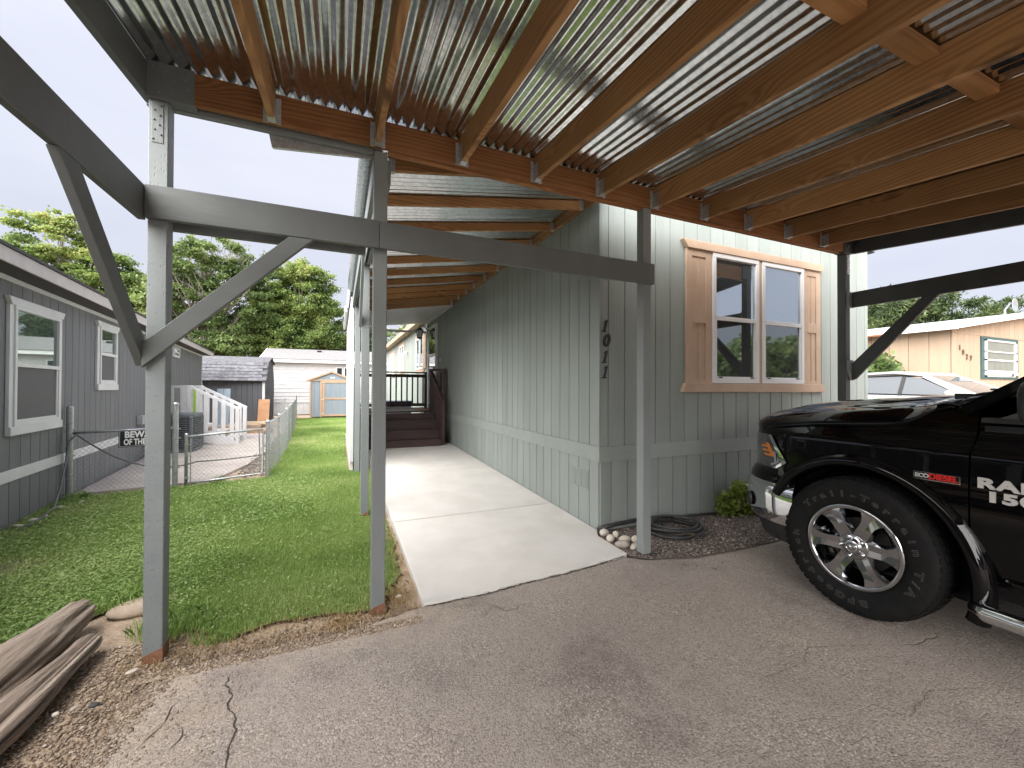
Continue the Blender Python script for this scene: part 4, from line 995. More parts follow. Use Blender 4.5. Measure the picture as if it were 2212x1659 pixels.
MB().prism([(20.25, 1.75), (20.62, 2.54), (21.6, 2.83), (22.6, 2.54), (22.98, 1.75)], 'x', -2.99, -2.955).build('gable', SHD, ds)
MB().box(-7.05, -2.86, 20.09, 20.115, 1.72, 1.76).build('drip_edge', DARKIN, ds)

# ------------------------------------------------------------ white home at the back
wh = thing('mobile_home', (0, 26, 0), 'white mobile home with grey shingle roof across the back', 'mobile home')
WHS = mat('white_lap_siding', (.42, .42, .43), (.48, .48, .49), rough=.7, scale=4, bump=.5, bscale=14, bstretch=(.05, 1, 6), bdist=.02)
MB().box(-3.35, 9.5, 24.7, 29.5, 0, 2.86).build('wall_core', WHS, wh)
k = 0; z = .80
while z < 2.84:
    MB().hexa([(-3.36, 24.672, z), (9.5, 24.672, z), (9.5, 24.699, z), (-3.36, 24.699, z), (-3.36, 24.69, z+.2), (9.5, 24.69, z+.2), (9.5, 24.699, z+.2), (-3.36, 24.699, z+.2)]).build('lap_board', WHS, wh); z += .203
siding(wh, (-3.35, 24.70), (1, 0), (0, -1), 12.8, .02, .66, WHS, pitch=.4, gap=.015)
MB().box(-3.38, 9.5, 24.655, 24.698, .66, .78).build('belt_trim', WHITE, wh)
MB().box(-3.37, -3.25, 24.655, 24.71, .0, 2.86).build('corner_trim', WHITE, wh)
MB().box(-3.75, 9.6, 24.30, 24.33, 2.80, 2.95).build('fascia', WHITE, wh); MB().box(-3.6, 9.5, 24.33, 24.7, 2.80, 2.82).build('soffit', WHITE, wh)
rsh = mat('weathered_grey_shingle', (.14, .135, .14), (.24, .235, .24), rough=.95, scale=14, stretch=(1, 1, 4), bump=.4, bscale=30)
MB().prism([(24.28, 2.95), (24.28, 2.99), (26.9, 3.72), (29.8, 2.99), (29.8, 2.95), (26.9, 3.68)], 'x', -3.8, 9.6).build('roof', rsh, wh)
MB().prism([(24.33, 2.86), (26.9, 3.64), (29.7, 2.86)], 'x', -3.36, -3.33).build('gable', WHS, wh)
MB().bar((-3.81, 24.28, 2.92), (-3.81, 26.9, 3.66), .03, .14).build('rake_board', WHITE, wh)
for x in (-3.38,):
    MB().box(x-.01, x+.0, 25.2, 25.7, 1.2, 2.4).build('window', DARKIN, wh)
for x0 in (-.12, .28):
    f = MB().box(x0-.05, x0+.30, 24.62, 24.67, 2.08, 2.60).build('window', WHITE, wh); MB().box(x0, x0+.25, 24.61, 24.62, 2.12, 2.56).build('pane', DARKIN, f)
for x in (-1.2, 1.9): MB().box(x, x+.22, 26.2, 26.4, 3.5, 3.63).build('roof_vent', DARKIN, wh)

# ------------------------------------------------------------ blue grey shed with tan trim
ts = thing('storage_shed', (-.4, 23, 0), 'pale blue shed with tan trim and two panel door at the lawn end', 'shed')
BLU = mat('pale_blue_siding', (.17, .205, .24), (.20, .235, .27), rough=.7, scale=3, stretch=(3, 3, .3))
ORT = mat('orange_tan_trim', (.34, .22, .14), (.39, .26, .17), rough=.6, scale=4)
MB().box(-1.30, .62, 22.03, 24.1, .03, 1.80).build('wall_core', BLU, ts)
siding(ts, (-1.30, 22.03), (1, 0), (0, -1), .48, .05, 1.80, BLU, pitch=.2, gap=.008)
for b in ((-1.32, -1.25), (-.86, -.78), (.44, .52)): MB().box(b[0], b[1], 21.98, 22.03, .03, 1.85).build('trim_board', ORT, ts, bevel=.002)
MB().prism([(-1.32, 1.80), (-.35, 2.22), (.62, 1.80)], 'y', 22.0, 22.03).build('gable', BLU, ts)
MB().bar((-1.48, 21.96, 1.78), (-.35, 21.96, 2.24), .05, .07, (0, 1, 0)).bar((-.35, 21.96, 2.24), (.78, 21.96, 1.78), .05, .07, (0, 1, 0)).build('rake_board', ORT, ts)
MB().prism([(-1.5, 1.80), (-1.5, 1.82), (-.35, 2.29), (.8, 1.82), (.8, 1.80), (-.35, 2.27)], 'y', 21.93, 24.2).build('roof', ORT, ts)
MB().box(-1.32, .62, 21.975, 22.03, 1.80, 1.865).build('trim_board', ORT, ts)
dfr = MB().box(-.70, .38, 21.985, 22.028, .09, 1.78).build('door', BLU, ts)
for b in ((-.76, -.66, .06, 1.80), (.36, .44, .06, 1.80), (-.66, .36, 1.70, 1.80), (-.66, .36, .88, .97), (-.66, .36, .06, .14)): MB().box(b[0], b[1], 21.965, 21.984, b[2], b[3]).build('door_trim', ORT, dfr, bevel=.002)
for z in (.16, .88, 1.7): MB().box(-.80, -.70, 21.955, 21.964, z, z+.04).build('hinge', GALVX, dfr)
MB().box(.30, .34, 21.94, 21.964, .90, .96).build('handle', WHITE, dfr)
MB().box(-.40, -.20, 21.97, 21.999, 1.93, 1.99).build('gable_vent', WHITE, ts)
# ------------------------------------------------------------ logs, stones, hose, plant
LOGM = mat('driftwood', (.13, .09, .065), (.50, .41, .335), rough=.9, scale=5, stretch=(1, 1, 1), bump=1.0, bscale=12, bdist=.03)
def log_mat():
    t = LOGM.node_tree; n = t.nodes; l = t.links.new
    for x in n:
        if x.type == 'MAPPING': x.inputs['Scale'].default_value = (.35, 5, 5)
        if x.type == 'TEX_NOISE': x.inputs['Detail'].default_value = 9; x.inputs['Roughness'].default_value = .7; x.inputs['Scale'].default_value = 3.2
log_mat()
def log(name, p0, p1, r0, r1, label, seedn, n=64, m=48, flat=.85):
    """along local x; furrowed surface, broken rounded ends"""
    p0, p1 = Vector(p0), Vector(p1); Ln = (p1-p0).length; rnd = np.random.RandomState(seedn)
    ph = rnd.uniform(0, 6.28, 12); mb = MB()
    def f(u, v):
        x = u*Ln; a = 2*pi*v
        r = r0+(r1-r0)*u+.012*sin(x*3+ph[0])+.010*sin(x*7+ph[1])
        r *= 1+.10*sin(2*a+ph[2]+x*.6)+.05*sin(3*a+ph[3]-x)
        fur = 0
        for k, (fr, am) in enumerate(((5, .030), (9, .020), (23, .010), (37, .006))):
            s = sin(fr*a+ph[4+k]+1.6*sin(x*1.3+ph[k])+.5*x); fur -= am*max(0, s)**4 if k < 2 else am*.5*(1-s)*.5
        r += fur*1.0
        e = min(u, 1-u)*Ln; q = min(1, e/.10)
        r *= sqrt(max(0, 1-(1-q)**2))*.75+.25*q if q < 1 else 1
        return (x, r*cos(a), r*sin(a)*flat)
    mb.grid(f, n, m)
    me = mb.mesh(name, LOGM, smooth=True); o = link(name, me)
    bm = bmesh.new(); bm.from_mesh(me); bmesh.ops.remove_doubles(bm, verts=bm.verts, dist=.0004); bmesh.ops.recalc_face_normals(bm, faces=bm.faces); bm.to_mesh(me); bm.free()
    d = (p1-p0).normalized(); y = Vector((0, 0, 1)).cross(d).normalized(); z = d.cross(y)
    M = Matrix((d, y, z)).transposed().to_4x4(); M.translation = p0; o.matrix_world = M
    return tag(o, label, 'log', 'weathered logs by the lawn')
log('log', (-1.47, 3.42, .10), (-1.60, .9, .12), .115, .165, 'thick grey driftwood log with deep furrows lying beside the lawn', 4)
log('log', (-1.27, 3.10, .065), (-1.37, .7, .09), .058, .105, 'thinner weathered log pressed against the thick log on the driveway side', 9)
STONE = mat('river_stone', (.50, .43, .36), (.66, .60, .53), rough=.75, scale=9, rand=.12, bump=.25, bscale=40)
STONED = mat('grey_river_stone', (.30, .26, .23), (.42, .37, .33), rough=.8, scale=14, bump=.3, bscale=40)
def stone(name, c, s, rz, label, grp=None, mt=None, seedn=0, cat='stone'):
    bm = bmesh.new(); bmesh.ops.create_icosphere(bm, subdivisions=3, radius=1); rnd = random.Random(seedn)
    dirs = [Vector((rnd.uniform(-1, 1), rnd.uniform(-1, 1), rnd.uniform(-1, 1))).normalized() for _ in range(7)]; am = [rnd.uniform(-.12, .06) for _ in dirs]
    for v in bm.verts:
        k = 1+sum(a*max(0, v.co.dot(d))**2 for a, d in zip(am, dirs)); v.co = Vector((v.co.x*s[0], v.co.y*s[1], v.co.z*s[2]))*k
    me = bpy.data.meshes.new(name); bm.to_mesh(me); bm.free(); me.materials.append(mt or STONE); me.polygons.foreach_set('use_smooth', [True]*len(me.polygons))
    o = link(name, me, None, c); o.rotation_euler = (rnd.uniform(-.15, .15), rnd.uniform(-.15, .15), rz); return tag(o, label, cat, grp)
grp = 'river stones at the walkway corner'
for i, (x, y, s, rz, lb, mt_) in enumerate([
    (2.520, 3.44, (.075, .045, .040), .5, 'long flat pale river stone at the house corner, furthest from the drive', STONE),
    (2.485, 3.285, (.052, .040, .036), .9, 'round cream river stone between walkway edge and gravel', STONE),
    (2.595, 3.345, (.024, .036, .042), .2, 'small upright cream stone behind the round one', STONE),
    (2.600, 3.215, (.058, .040, .036), -.4, 'oval cream stone lying above the speckled grey one', STONE),
    (2.490, 3.115, (.072, .048, .038), -.3, 'speckled grey brown river stone, darkest of the corner stones', STONED),
    (2.425, 2.985, (.0, 0, 0), 0, '', None),
    (2.690, 3.165, (.040, .038, .042), .3, 'rounded cream stone touching the left face of the thin post', STONE),
    (2.575, 3.030, (.060, .040, .032), .1, 'cream river stone nearest the driveway beside the thin post', STONE)]):
    if s[0]: stone('river_stone', (x-.03, y, .028), s, rz, lb, grp, mt_, i+3)
stone('boulder', (-1.22, 3.60, -.02), (.22, .14, .045), .5, 'half buried flat tan rock behind the leftmost post', None, mat('buried_rock', (.26, .20, .15), (.42, .34, .26), rough=.95, scale=8, bump=.6, bscale=25), 77, 'rock')
stone('pebble', (-.985, 2.74, .008), (.030, .014, .010), .7, 'pale flat pebble at the foot of the leftmost post', None, STONE, 31)
stone('pebble', (-1.175, 2.515, .010), (.015, .011, .010), .2, 'small cream pebble beside the thinner log', None, STONE, 32)
stone('pebble', (-1.12, 2.535, .007), (.018, .010, .008), .9, 'small tan pebble half sunk near the logs', None, STONED, 35)
stone('pebble', (-1.046, 2.522, .008), (.020, .018, .010), .4, 'dark grey pebble on the sandy edge of the drive', None, mat('dark_pebble', (.06, .06, .065), rough=.8), 33)
stone('pebble', (.40, 2.985, .01), (.024, .016, .012), .1, 'pale pebble in dry grass beside the second post', None, STONE, 34)
for i, (x, y, s, lb) in enumerate([(-3.12, 6.02, .05, 'pale stone nearest the camera at the foot of the slate grey wall'), (-3.10, 6.22, .06, 'largest pale stone at the foot of the slate grey wall'),
    (-3.08, 6.36, .035, 'small pale stone just behind the largest one by the slate grey wall'), (-3.14, 6.75, .05, 'pale stone by the slate grey wall where the hose comes down'), (-3.02, 6.95, .035, 'small pale stone by the slate grey wall closest to the fence')]):
    stone('river_stone', (x, y, .012), (s, s*.7, .022), i, lb, 'pale stones along the grey wall', STONE, 50+i)

# garden hose coil on the gravel
hs = []; rnd = random.Random(3)
for k in range(7*26):
    a = 2*pi*k/26; lap = k//26; R_ = [.26, .235, .275, .22, .262, .25, .21][lap]
    cx, cy = 3.20+.02*sin(lap*2.1), 3.23+.025*cos(lap*1.7)
    hs.append((cx+R_*1.15*cos(a+1), cy+R_*.95*sin(a+1), .032+lap*.0135+.006*sin(3*a+lap)))
hs += [(3.35, 3.40, .08), (3.7, 3.50, .04), (4.2, 3.45, .03), (4.9, 3.47, .03), (5.6, 3.46, .03)]
ob = MB().tube(hs, .0125, 8).build('garden_hose', mat('black_rubber', (.022, .022, .024), (.04, .04, .042), rough=.45, scale=15), smooth=True)
tag(ob, 'coiled black garden hose on the gravel behind the third post', 'hose')
o_ = MB().lathe([(.010, 0), (.016, 0), (.016, .05), (.010, .05)], (3.17, 2.975, .06), 'x', 12).build('hose_fitting', mat('brass', (.60, .42, .12), rough=.35, metal=1), ob, world=True)
ob2 = MB().tube([(2.46, 3.50, .05), (2.7, 3.50, .07), (2.95, 3.51, .075), (3.2, 3.50, .06)], .022, 8).build('drain_pipe', BLACKP, smooth=True); tag(ob2, 'short black drain pipe along the base of the sage wall', 'pipe')
# gravel bed
GR = [mat('gravel_stone', (.09, .075, .068), (.34, .29, .26), rough=.85, scale=40, lo=.25, hi=.75)]
gs = GR[0]
def island_rand(m, cols):
    t = m.node_tree; n = t.nodes; l = t.links.new; g = n.new('ShaderNodeNewGeometry'); r = n.new('ShaderNodeValToRGB'); e = r.color_ramp.elements
    while len(e) < len(cols): e.new(.5)
    for i, c in enumerate(cols): e[i].position = i/(len(cols)-1); e[i].color = (*c, 1)
    l(g.outputs['Random Per Island'], r.inputs[0]); l(r.outputs[0], n['Principled BSDF'].inputs['Base Color'])
island_rand(gs, [(.07, .058, .052), (.14, .12, .11), (.11, .095, .088), (.22, .19, .17), (.16, .13, .12), (.40, .35, .31)])
def scatter(name, n, region, smin, smax, mt, label, zf=lambda x, y: 0, seedn=1, flat=.6, cat=None):
    rs = np.random.RandomState(seedn); pts = []
    while len(pts) < n:
        q = rs.uniform(0, 1, 4); p = region(q)
        if p is not None: pts.append(p)
    P = np.array(pts); base = np.array([[1, 0, -.3], [-.5, .87, -.3], [-.5, -.87, -.3], [0, 0, 1], [.3, .5, .5], [.2, -.5, -.7]])
    tri = [(0, 1, 3), (1, 2, 3), (2, 0, 3), (0, 4, 3), (1, 4, 0)]
    oc = np.array([[1, 0, 0], [0, 1, 0], [-1, 0, 0], [0, -1, 0], [0, 0, 1], [0, 0, -1]], float)
    F = [(0, 1, 4), (1, 2, 4), (2, 3, 4), (3, 0, 4), (1, 0, 5), (2, 1, 5), (3, 2, 5), (0, 3, 5)]
    N = len(P); s = rs.uniform(smin, smax, N)*np.where(rs.rand(N) < .1, 1.7, 1); sh = oc[None]*(rs.uniform(.6, 1.2, (N, 6, 1)))*s[:, None, None]*np.array([1, 1, flat])
    a = rs.uniform(0, 6.28, N); ca, sa = np.cos(a), np.sin(a)
    x = sh[:, :, 0]*ca[:, None]-sh[:, :, 1]*sa[:, None]; y = sh[:, :, 0]*sa[:, None]+sh[:, :, 1]*ca[:, None]
    z = sh[:, :, 2]+np.array([zf(p[0], p[1]) for p in P])[:, None]+s[:, None]*.2
    V = np.stack([x+P[:, 0:1], y+P[:, 1:2], z], -1)
    me = bpy.data.meshes.new(name); me.vertices.add(N*6); me.vertices.foreach_set('co', V.reshape(-1).astype(np.float32))
    idx = (np.array(F)[None]+np.arange(N)[:, None, None]*6).reshape(-1)
    me.loops.add(len(idx)); me.loops.foreach_set('vertex_index', idx.astype(np.int32)); nf = N*8
    me.polygons.add(nf); me.polygons.foreach_set('loop_start', np.arange(0, nf*3, 3, dtype=np.int32)); me.materials.append(mt); me.update(calc_edges=True)
    o = link(name, me); return tag(o, label, cat, kind='stuff')
def bedfront(x):
    xs = [2.40, 2.51, 2.66, 2.91, 3.4, 3.9, 4.6, 5.3, 7.4]; ys = [2.93, 2.80, 2.76, 2.68, 2.65, 2.65, 2.71, 2.74, 2.69]; return float(np.interp(x, xs, ys))
def bed(q):
    x = 2.40+5.0*q[0]**1.25; y0 = bedfront(x); y = y0+(3.52-y0)*q[1]
    if x < 2.50 and y > 3.0: return None
    return (x, y)
BEDM = mat('bed_soil', (.075, .055, .045), (.15, .115, .095), rough=.95, scale=20, bump=.5)
poly = [(2.38, 2.90), (2.51, 2.79), (2.66, 2.74), (2.91, 2.66), (3.4, 2.64), (3.9, 2.64), (4.6, 2.70), (5.3, 2.73), (7.4, 2.68), (7.4, 3.55), (2.50, 3.55), (2.42, 3.4)]
tag(ngon('gravel_bed_soil', poly, .006, BEDM), 'dark soil bed along the front wall', kind='structure')
scatter('gravel', 9000, bed, .005, .014, gs, 'dark mixed gravel between the sage wall and the asphalt', lambda x, y: .008, 2)
scatter('patio_gravel', 1500, lambda q: (-1.12-.5*q[0]+(-.05*q[1]*6), 7.95+6*q[1]) if q[0] < .9 else None, .01, .022, gs, 'grey pebble strip between patio and side fence', lambda x, y: .0, 4)
# litter of chips and wood bark between lawn and drive
CHIP = mat('bark_litter', (.2, .12, .07), rough=.95); island_rand(CHIP, [(.13, .09, .065), (.30, .22, .15), (.20, .14, .10), (.42, .33, .235), (.26, .195, .145), (.5, .43, .36)])
ax = [p[1] for p in ASPH_L]; axx = [p[0] for p in ASPH_L]
def edgex(y): return float(np.interp(y, [-2, 1.2, 2.1, 2.32, 2.6], [-1.1, -1.02, -.94, -.92, -.86]))
def litter(q):
    if q[2] < .6:
        y = 1.2+1.9*q[1]; x = edgex(y)+.10-.62*q[0]
        return (x, y)
    x = -1.0+1.5*q[0]; y = 2.66+.35*q[1]*q[3]-.04; return (x, y)
scatter('bark_litter', 15000, litter, .003, .010, CHIP, 'bark chips and dry bits between the logs and the asphalt', lambda x, y: -.03 if x < -.95 or y > 2.7 else .0, 6, .35)
def chips_on(q):
    y = 1.2+1.6*q[1]; x = edgex(y)+.55*q[0]**2; return (x, y)
scatter('loose_grit', 2500, chips_on, .002, .006, CHIP, 'loose grit scattered over the asphalt edge', lambda x, y: .0, 8, .5)

# ------------------------------------------------------------ grass, clover, straw
def inpoly(P, poly):
    x, y = P[:, 0], P[:, 1]; c = np.zeros(len(P), bool); n = len(poly); j = n-1
    for i in range(n):
        xi, yi = poly[i]; xj, yj = poly[j]
        t = ((yi > y) != (yj > y)) & (x < (xj-xi)*(y-yi)/((yj-yi) or 1e-9)+xi); c ^= t; j = i
    return c
def fbm(x, y, s, seedn):
    rs = np.random.RandomState(seedn); v = 0
    for o in range(4):
        a, b = rs.uniform(0, 6.28, 2); k = s*1.9**o
        th = rs.uniform(0, 6.28, 3)
        v = v+sum(np.sin(k*(x*np.cos(t)+y*np.sin(t))+a+i*2.1) for i, t in enumerate(th))/3/1.6**o
    return v/2.2
GPOLY = [p for p in lp]
def blades(name, n, y0, y1, x0, x1, hmin, hmax, w, mt, label, seedn, lean=.5, poly=None, dens=None, z0=-.015):
    rs = np.random.RandomState(seedn); P = np.stack([rs.uniform(x0, x1, n), rs.uniform(y0, y1, n)], -1)
    P = P[inpoly(P, poly or GPOLY)]
    if dens is not None: P = P[rs.rand(len(P)) < dens(P[:, 0], P[:, 1])]
    N = len(P); h = rs.uniform(hmin, hmax, N)*(1+.25*fbm(P[:, 0], P[:, 1], 2.2, 11)); a = rs.uniform(0, 6.28, N); ln = rs.uniform(.1, 1, N)*lean
    b = rs.uniform(0, 6.28, N); dx, dy = np.cos(a), np.sin(a); ex, ey = np.cos(b), np.sin(b)
    ww = w*rs.uniform(.7, 1.3, N)
    z = np.full(N, z0)
    p0 = np.stack([P[:, 0]-ex*ww, P[:, 1]-ey*ww, z], -1); p1 = np.stack([P[:, 0]+ex*ww, P[:, 1]+ey*ww, z], -1)
    mx, my = P[:, 0]+dx*h*ln*.35, P[:, 1]+dy*h*ln*.35
    p2 = np.stack([mx+ex*ww*.8, my+ey*ww*.8, z+h*.6], -1); p3 = np.stack([P[:, 0]+dx*h*ln, P[:, 1]+dy*h*ln, z+h*(1-.25*ln)], -1)
    p4 = np.stack([mx-ex*ww*.8, my-ey*ww*.8, z+h*.6], -1)
    co = np.stack([p0, p1, p2, p3, p4], 1); o = link(name, quick_mesh(name, co, 5, mt)); return tag(o, label, kind='stuff')
def bare(x, y):
    b = np.exp(-(((x+2.62)/.45)**2+((y-4.75)/.30)**2))+np.exp(-(((x+2.75)/.35)**2+((y-6.3)/.45)**2))*.8+.75*np.exp(-(((x-.45)/.12)**2))*(y < 5)
    n = fbm(x, y, 3.1, 19); return np.clip(1.15-1.1*b-.35*np.clip(n-.25, 0, 1)*3, .05, 1)
GRASS = leaf_mat('grass_blades', [(.13, .20, .06), (.21, .32, .09), (.29, .41, .125), (.38, .48, .19), (.52, .52, .27)], .3)
CLOV = leaf_mat('clover_leaves', [(.12, .19, .06), (.19, .28, .085), (.27, .37, .12), (.35, .43, .17)], .35)
STRAW = leaf_mat('straw_blades', [(.30, .20, .10), (.45, .33, .17), (.60, .46, .27)], .15)
blades('grass', 150000, 2.9, 5.6, -3.2, .56, .022, .045, .0021, GRASS, 'short mown grass in the near part of the lawn', 1, .7, dens=lambda x, y: bare(x, y))
blades('grass', 110000, 5.6, 10, -3.4, .56, .028, .05, .0034, GRASS, 'short mown grass in the middle of the lawn', 2, .7)
blades('grass', 90000, 10, 22, -2.2, 2.4, .035, .06, .0065, GRASS, 'short mown grass far along the fence', 3, .7)
blades('grass', 16000, -1, 2.9, -3.0, -1.5, .03, .05, .004, GRASS, 'grass beside the logs left of the drive', 4, .7)
# longer tufts by the post and the rock
def tuft(cx, cy, r, n, hmin, hmax, seedn, mt, lab):
    rs = np.random.RandomState(seedn); k = 24; poly = [(cx+r*cos(2*pi*i/k)*(1+.3*sin(3*i)), cy+r*sin(2*pi*i/k)) for i in range(k)]
    return blades('grass_tuft', n, cy-r*1.3, cy+r*1.3, cx-r*1.3, cx+r*1.3, hmin, hmax, .0024, mt, lab, seedn, 1.0, poly, z0=-.02)
tuft(-.93, 3.22, .20, 1700, .05, .11, 21, GRASS, 'long loose grass tuft right of the leftmost post')
tuft(-.66, 3.00, .13, 900, .03, .06, 22, GRASS, 'low dark grass tuft at the edge of the drive')
tuft(-1.35, 3.75, .22, 1300, .05, .10, 23, GRASS, 'long grass tuft behind the half buried rock')
tuft(.36, 3.02, .13, 500, .04, .08, 24, STRAW, 'dry straw between second post and walkway')
tuft(.02, 2.83, .10, 350, .02, .05, 25, STRAW, 'dry straw at the foot of the second post')
tuft(-3.22, 7.30, .12, 500, .06, .14, 26, GRASS, 'tall weeds around the fence post by the grey wall')
tuft(-1.75, 7.72, .10, 300, .05, .16, 27, CLOV, 'weed clump under the gate')
blades('straw', 9000, 2.6, 4.6, -1.1, .56, .02, .045, .0016, STRAW, 'dead straw blades along the lawn edge', 31, 1.2,
       poly=[(-1.1, 2.75), (-.9, 2.68), (-.4, 2.74), (.15, 2.74), (.54, 2.83), (.54, 4.6), (.44, 4.6), (.40, 3.3), (.1, 3.02), (-.3, 3.06), (-.62, 3.0), (-1.0, 3.3)], z0=-.02)
# broad leaves: clover and weeds on the left half
def leaves(name, n, x0, x1, y0, y1, smin, smax, hmax, mt, label, seedn, dens):
    rs = np.random.RandomState(seedn); P = np.stack([rs.uniform(x0, x1, n), rs.uniform(y0, y1, n)], -1)
    P = P[inpoly(P, GPOLY)]; P = P[rs.rand(len(P)) < dens(P[:, 0], P[:, 1])]; N = len(P)
    s = rs.uniform(smin, smax, N); a = rs.uniform(0, 6.28, N); tx, ty = rs.normal(0, .35, N), rs.normal(0, .35, N)
    k = 6; ang = np.arange(k)*2*pi/k; rr = np.array([1.15, .85, .8, .9, .8, .85])
    u = np.cos(ang)*rr; v = np.sin(ang)*rr*.8
    X = P[:, 0:1]+s[:, None]*(u*np.cos(a)[:, None]-v*np.sin(a)[:, None]); Y = P[:, 1:2]+s[:, None]*(u*np.sin(a)[:, None]+v*np.cos(a)[:, None])
    z = rs.uniform(.008, hmax, N)*(1+.3*fbm(P[:, 0], P[:, 1], 3, 5)); Z = z[:, None]+(X-P[:, 0:1])*tx[:, None]+(Y-P[:, 1:2])*ty[:, None]
    o = link(name, quick_mesh(name, np.stack([X, Y, Z], -1), k, mt)); return tag(o, label, kind='stuff')
def dl(x, y): # weedy on the left, thin out to the right
    t = np.clip((-.55-.15*(y-3)-x)/.9, 0, 1); return np.clip(t*.75+.5*fbm(x, y, 2.5, 8)*t+.06, 0, 1)*bare(x, y)
leaves('clover', 60000, -3.4, .3, 2.9, 5.2, .005, .012, .04, CLOV, 'clover and broad leaved weeds in the near left lawn', 41, dl)
leaves('clover', 34000, -3.4, .3, 5.2, 8.0, .008, .015, .042, CLOV, 'clover patches before the fence', 42, lambda x, y: np.clip(.55+.6*fbm(x, y, 2, 9), 0, 1)*np.clip((.1-x), 0, 1))
leaves('clover', 6000, -3.0, -1.5, -.5, 2.9, .010, .02, .05, CLOV, 'weeds left of the logs', 43, lambda x, y: .7+0*x)

# shrub against the front wall
def leafcloud(name, centres, n, size, mt, parent=None, seedn=0, stuff=False, droop=.3, shell=.55, quad=True, aspect=.5, rj=.10):
    rs = np.random.RandomState(seedn); C_ = np.array(centres, float); w = (C_[:, 3]*C_[:, 4]*C_[:, 5])**.66; ix = rs.choice(len(C_), n, p=w/w.sum())
    d = rs.normal(0, 1, (n, 3)); d /= np.linalg.norm(d, axis=1)[:, None]; r = (shell+(1-shell)*rs.rand(n)**.5)*(1+rj*rs.normal(0, 1, n))
    P = C_[ix, :3]+d*C_[ix, 3:6]*r[:, None]
    s = size*rs.uniform(.6, 1.4, n)
    t = rs.normal(0, 1, (n, 3)); t[:, 2] -= droop; t = t+d*.6; t /= np.linalg.norm(t, axis=1)[:, None]
    nn = rs.normal(0, 1, (n, 3))*.8+np.array([0, 0, .8]); b = np.cross(t, nn); b /= np.linalg.norm(b, axis=1)[:, None]
    p0 = P; p1 = P+t*s[:, None]*.5+b*s[:, None]*aspect; p2 = P+t*s[:, None]; p3 = P+t*s[:, None]*.5-b*s[:, None]*aspect
    o = link(name, quick_mesh(name, np.stack([p0, p1, p2, p3], 1), 4, mt), parent)
    if stuff: o['kind'] = 'stuff'
    return o
SHRUB = leaf_mat('shrub_leaves', [(.08, .13, .03), (.18, .25, .05), (.32, .36, .08), (.42, .42, .14)], .35)
pt_ = thing('shrub', (4.35, 3.35, 0), 'small yellow green shrub at the wall in front of the truck bumper', 'shrub')
leafcloud('foliage', [(4.45-4.35, .02, .18, .20, .14, .17), (4.40-4.35, 0, .30, .13, .10, .10), (4.20-4.35, .05, .10, .10, .08, .09), (4.65-4.35, -.02, .14, .15, .12, .12), (4.13-4.35, .05, .22, .04, .04, .07)], 1500, .045, SHRUB, pt_, 3)
st = MB(); rnd = random.Random(5)
for k in range(16):
    a = rnd.uniform(0, 6.28); r = rnd.uniform(.05, .28); st.tube([(4.38+.03*cos(a), 3.36, 0), (4.38+r*.5*cos(a), 3.36+r*.3*sin(a), .12), (4.38+r*cos(a), 3.36+r*.5*sin(a), rnd.uniform(.2, .38))], [.004, .003, .0015], 5)
st.build('stem', mat('green_stem', (.14, .16, .05), rough=.7), pt_)
# ------------------------------------------------------------ black pickup truck
BODY = mat('black_car_paint', (.0018, .0018, .0022), rough=.02, spec=.32)
CHROME = mat('chrome', (.72, .73, .75), rough=.06, metal=1)
ALLOY = mat('polished_alloy', (.42, .43, .45), rough=.12, metal=1)
RUBBER = mat('tyre_rubber', (.006, .006, .0065), (.010, .010, .010), rough=.8, scale=20, bump=.1, spec=.2)
RUBL = mat('tyre_lettering_grey', (.042, .042, .042), rough=.8)
tr = thing('pickup_truck', (4.15, -.3, 0), 'shiny black pickup truck with chrome wheels nosed in under the carport', 'pickup truck')
TX, TY = 3.13, 1.60
def P(s, w, z): return (TX+w, TY+s, z)
WC = 1.03
def sw(z): return float(np.interp(z, [.38, .50, .60, .80, 1.0, 1.13, 1.165, 1.19, 1.25, 1.40], [.15, .085, .06, .045, .045, .058, .072, .105, .155, .20]))
def zg(s): return float(np.interp(s, [-.53, -.42, -.35, -.25, -.18, 0, .3, .6, .75], [1.385, 1.40, 1.375, 1.30, 1.268, 1.245, 1.225, 1.185, 1.15]))
def zc(s): return float(np.interp(s, [-.6, -.4, -.15, 0, .34, .58, .85, 1.02], [1.49, 1.478, 1.465, 1.447, 1.42, 1.385, 1.31, 1.235]))
def splan(w, S=1.06, s0=.30, ws=.05, p=.85):
    c = min(1, max(0, (WC-w)/(WC-ws)))**(1/p); return s0+(S-s0)*max(0, sqrt(max(0, 1-c*c)))**p
def plan(th, S=1.06, s0=.30, ws=.05, p=.85):
    return s0+(S-s0)*sin(th)**p if th > 0 else s0, WC-(WC-ws)*max(0, cos(th))**p
def both(build):  # mirror a builder onto the far side
    build(1); build(-1)
def PM(sd): return (lambda s, w, z: (TX+w, TY+s, z)) if sd > 0 else (lambda s, w, z: (TX+2*WC-w, TY+s, z))
def hood_z(w, s):
    w_ = w if w <= WC else 2*WC-w
    t = (w_-.17)/(WC-.17); g = float(np.interp(t, [0, .05, .12, .22, .34, .42, .6, 1], [0, .30, .52, .66, .74, .90, .97, 1]))
    return zg(s)+(zc(s)-zg(s))*g
def hood():
    mb = MB()
    def f(u, v):
        w = .17+(2*(WC-.17))*u; w_ = w if w <= WC else 2*WC-w
        s1 = splan(w_)-.004; s = -.44+(s1+.44)*v
        z = hood_z(w, s)
        e = (s1-s); 
        if e < .10: z -= .045*(1-e/.10)**2.2
        return P(s, w, z)
    mb.grid(f, 64, 40); return mb
hb = hood().build('hood', BODY, tr, smooth=True); fin(hb, 0, 0); hb.modifiers.new('s', 'SOLIDIFY').thickness = .01
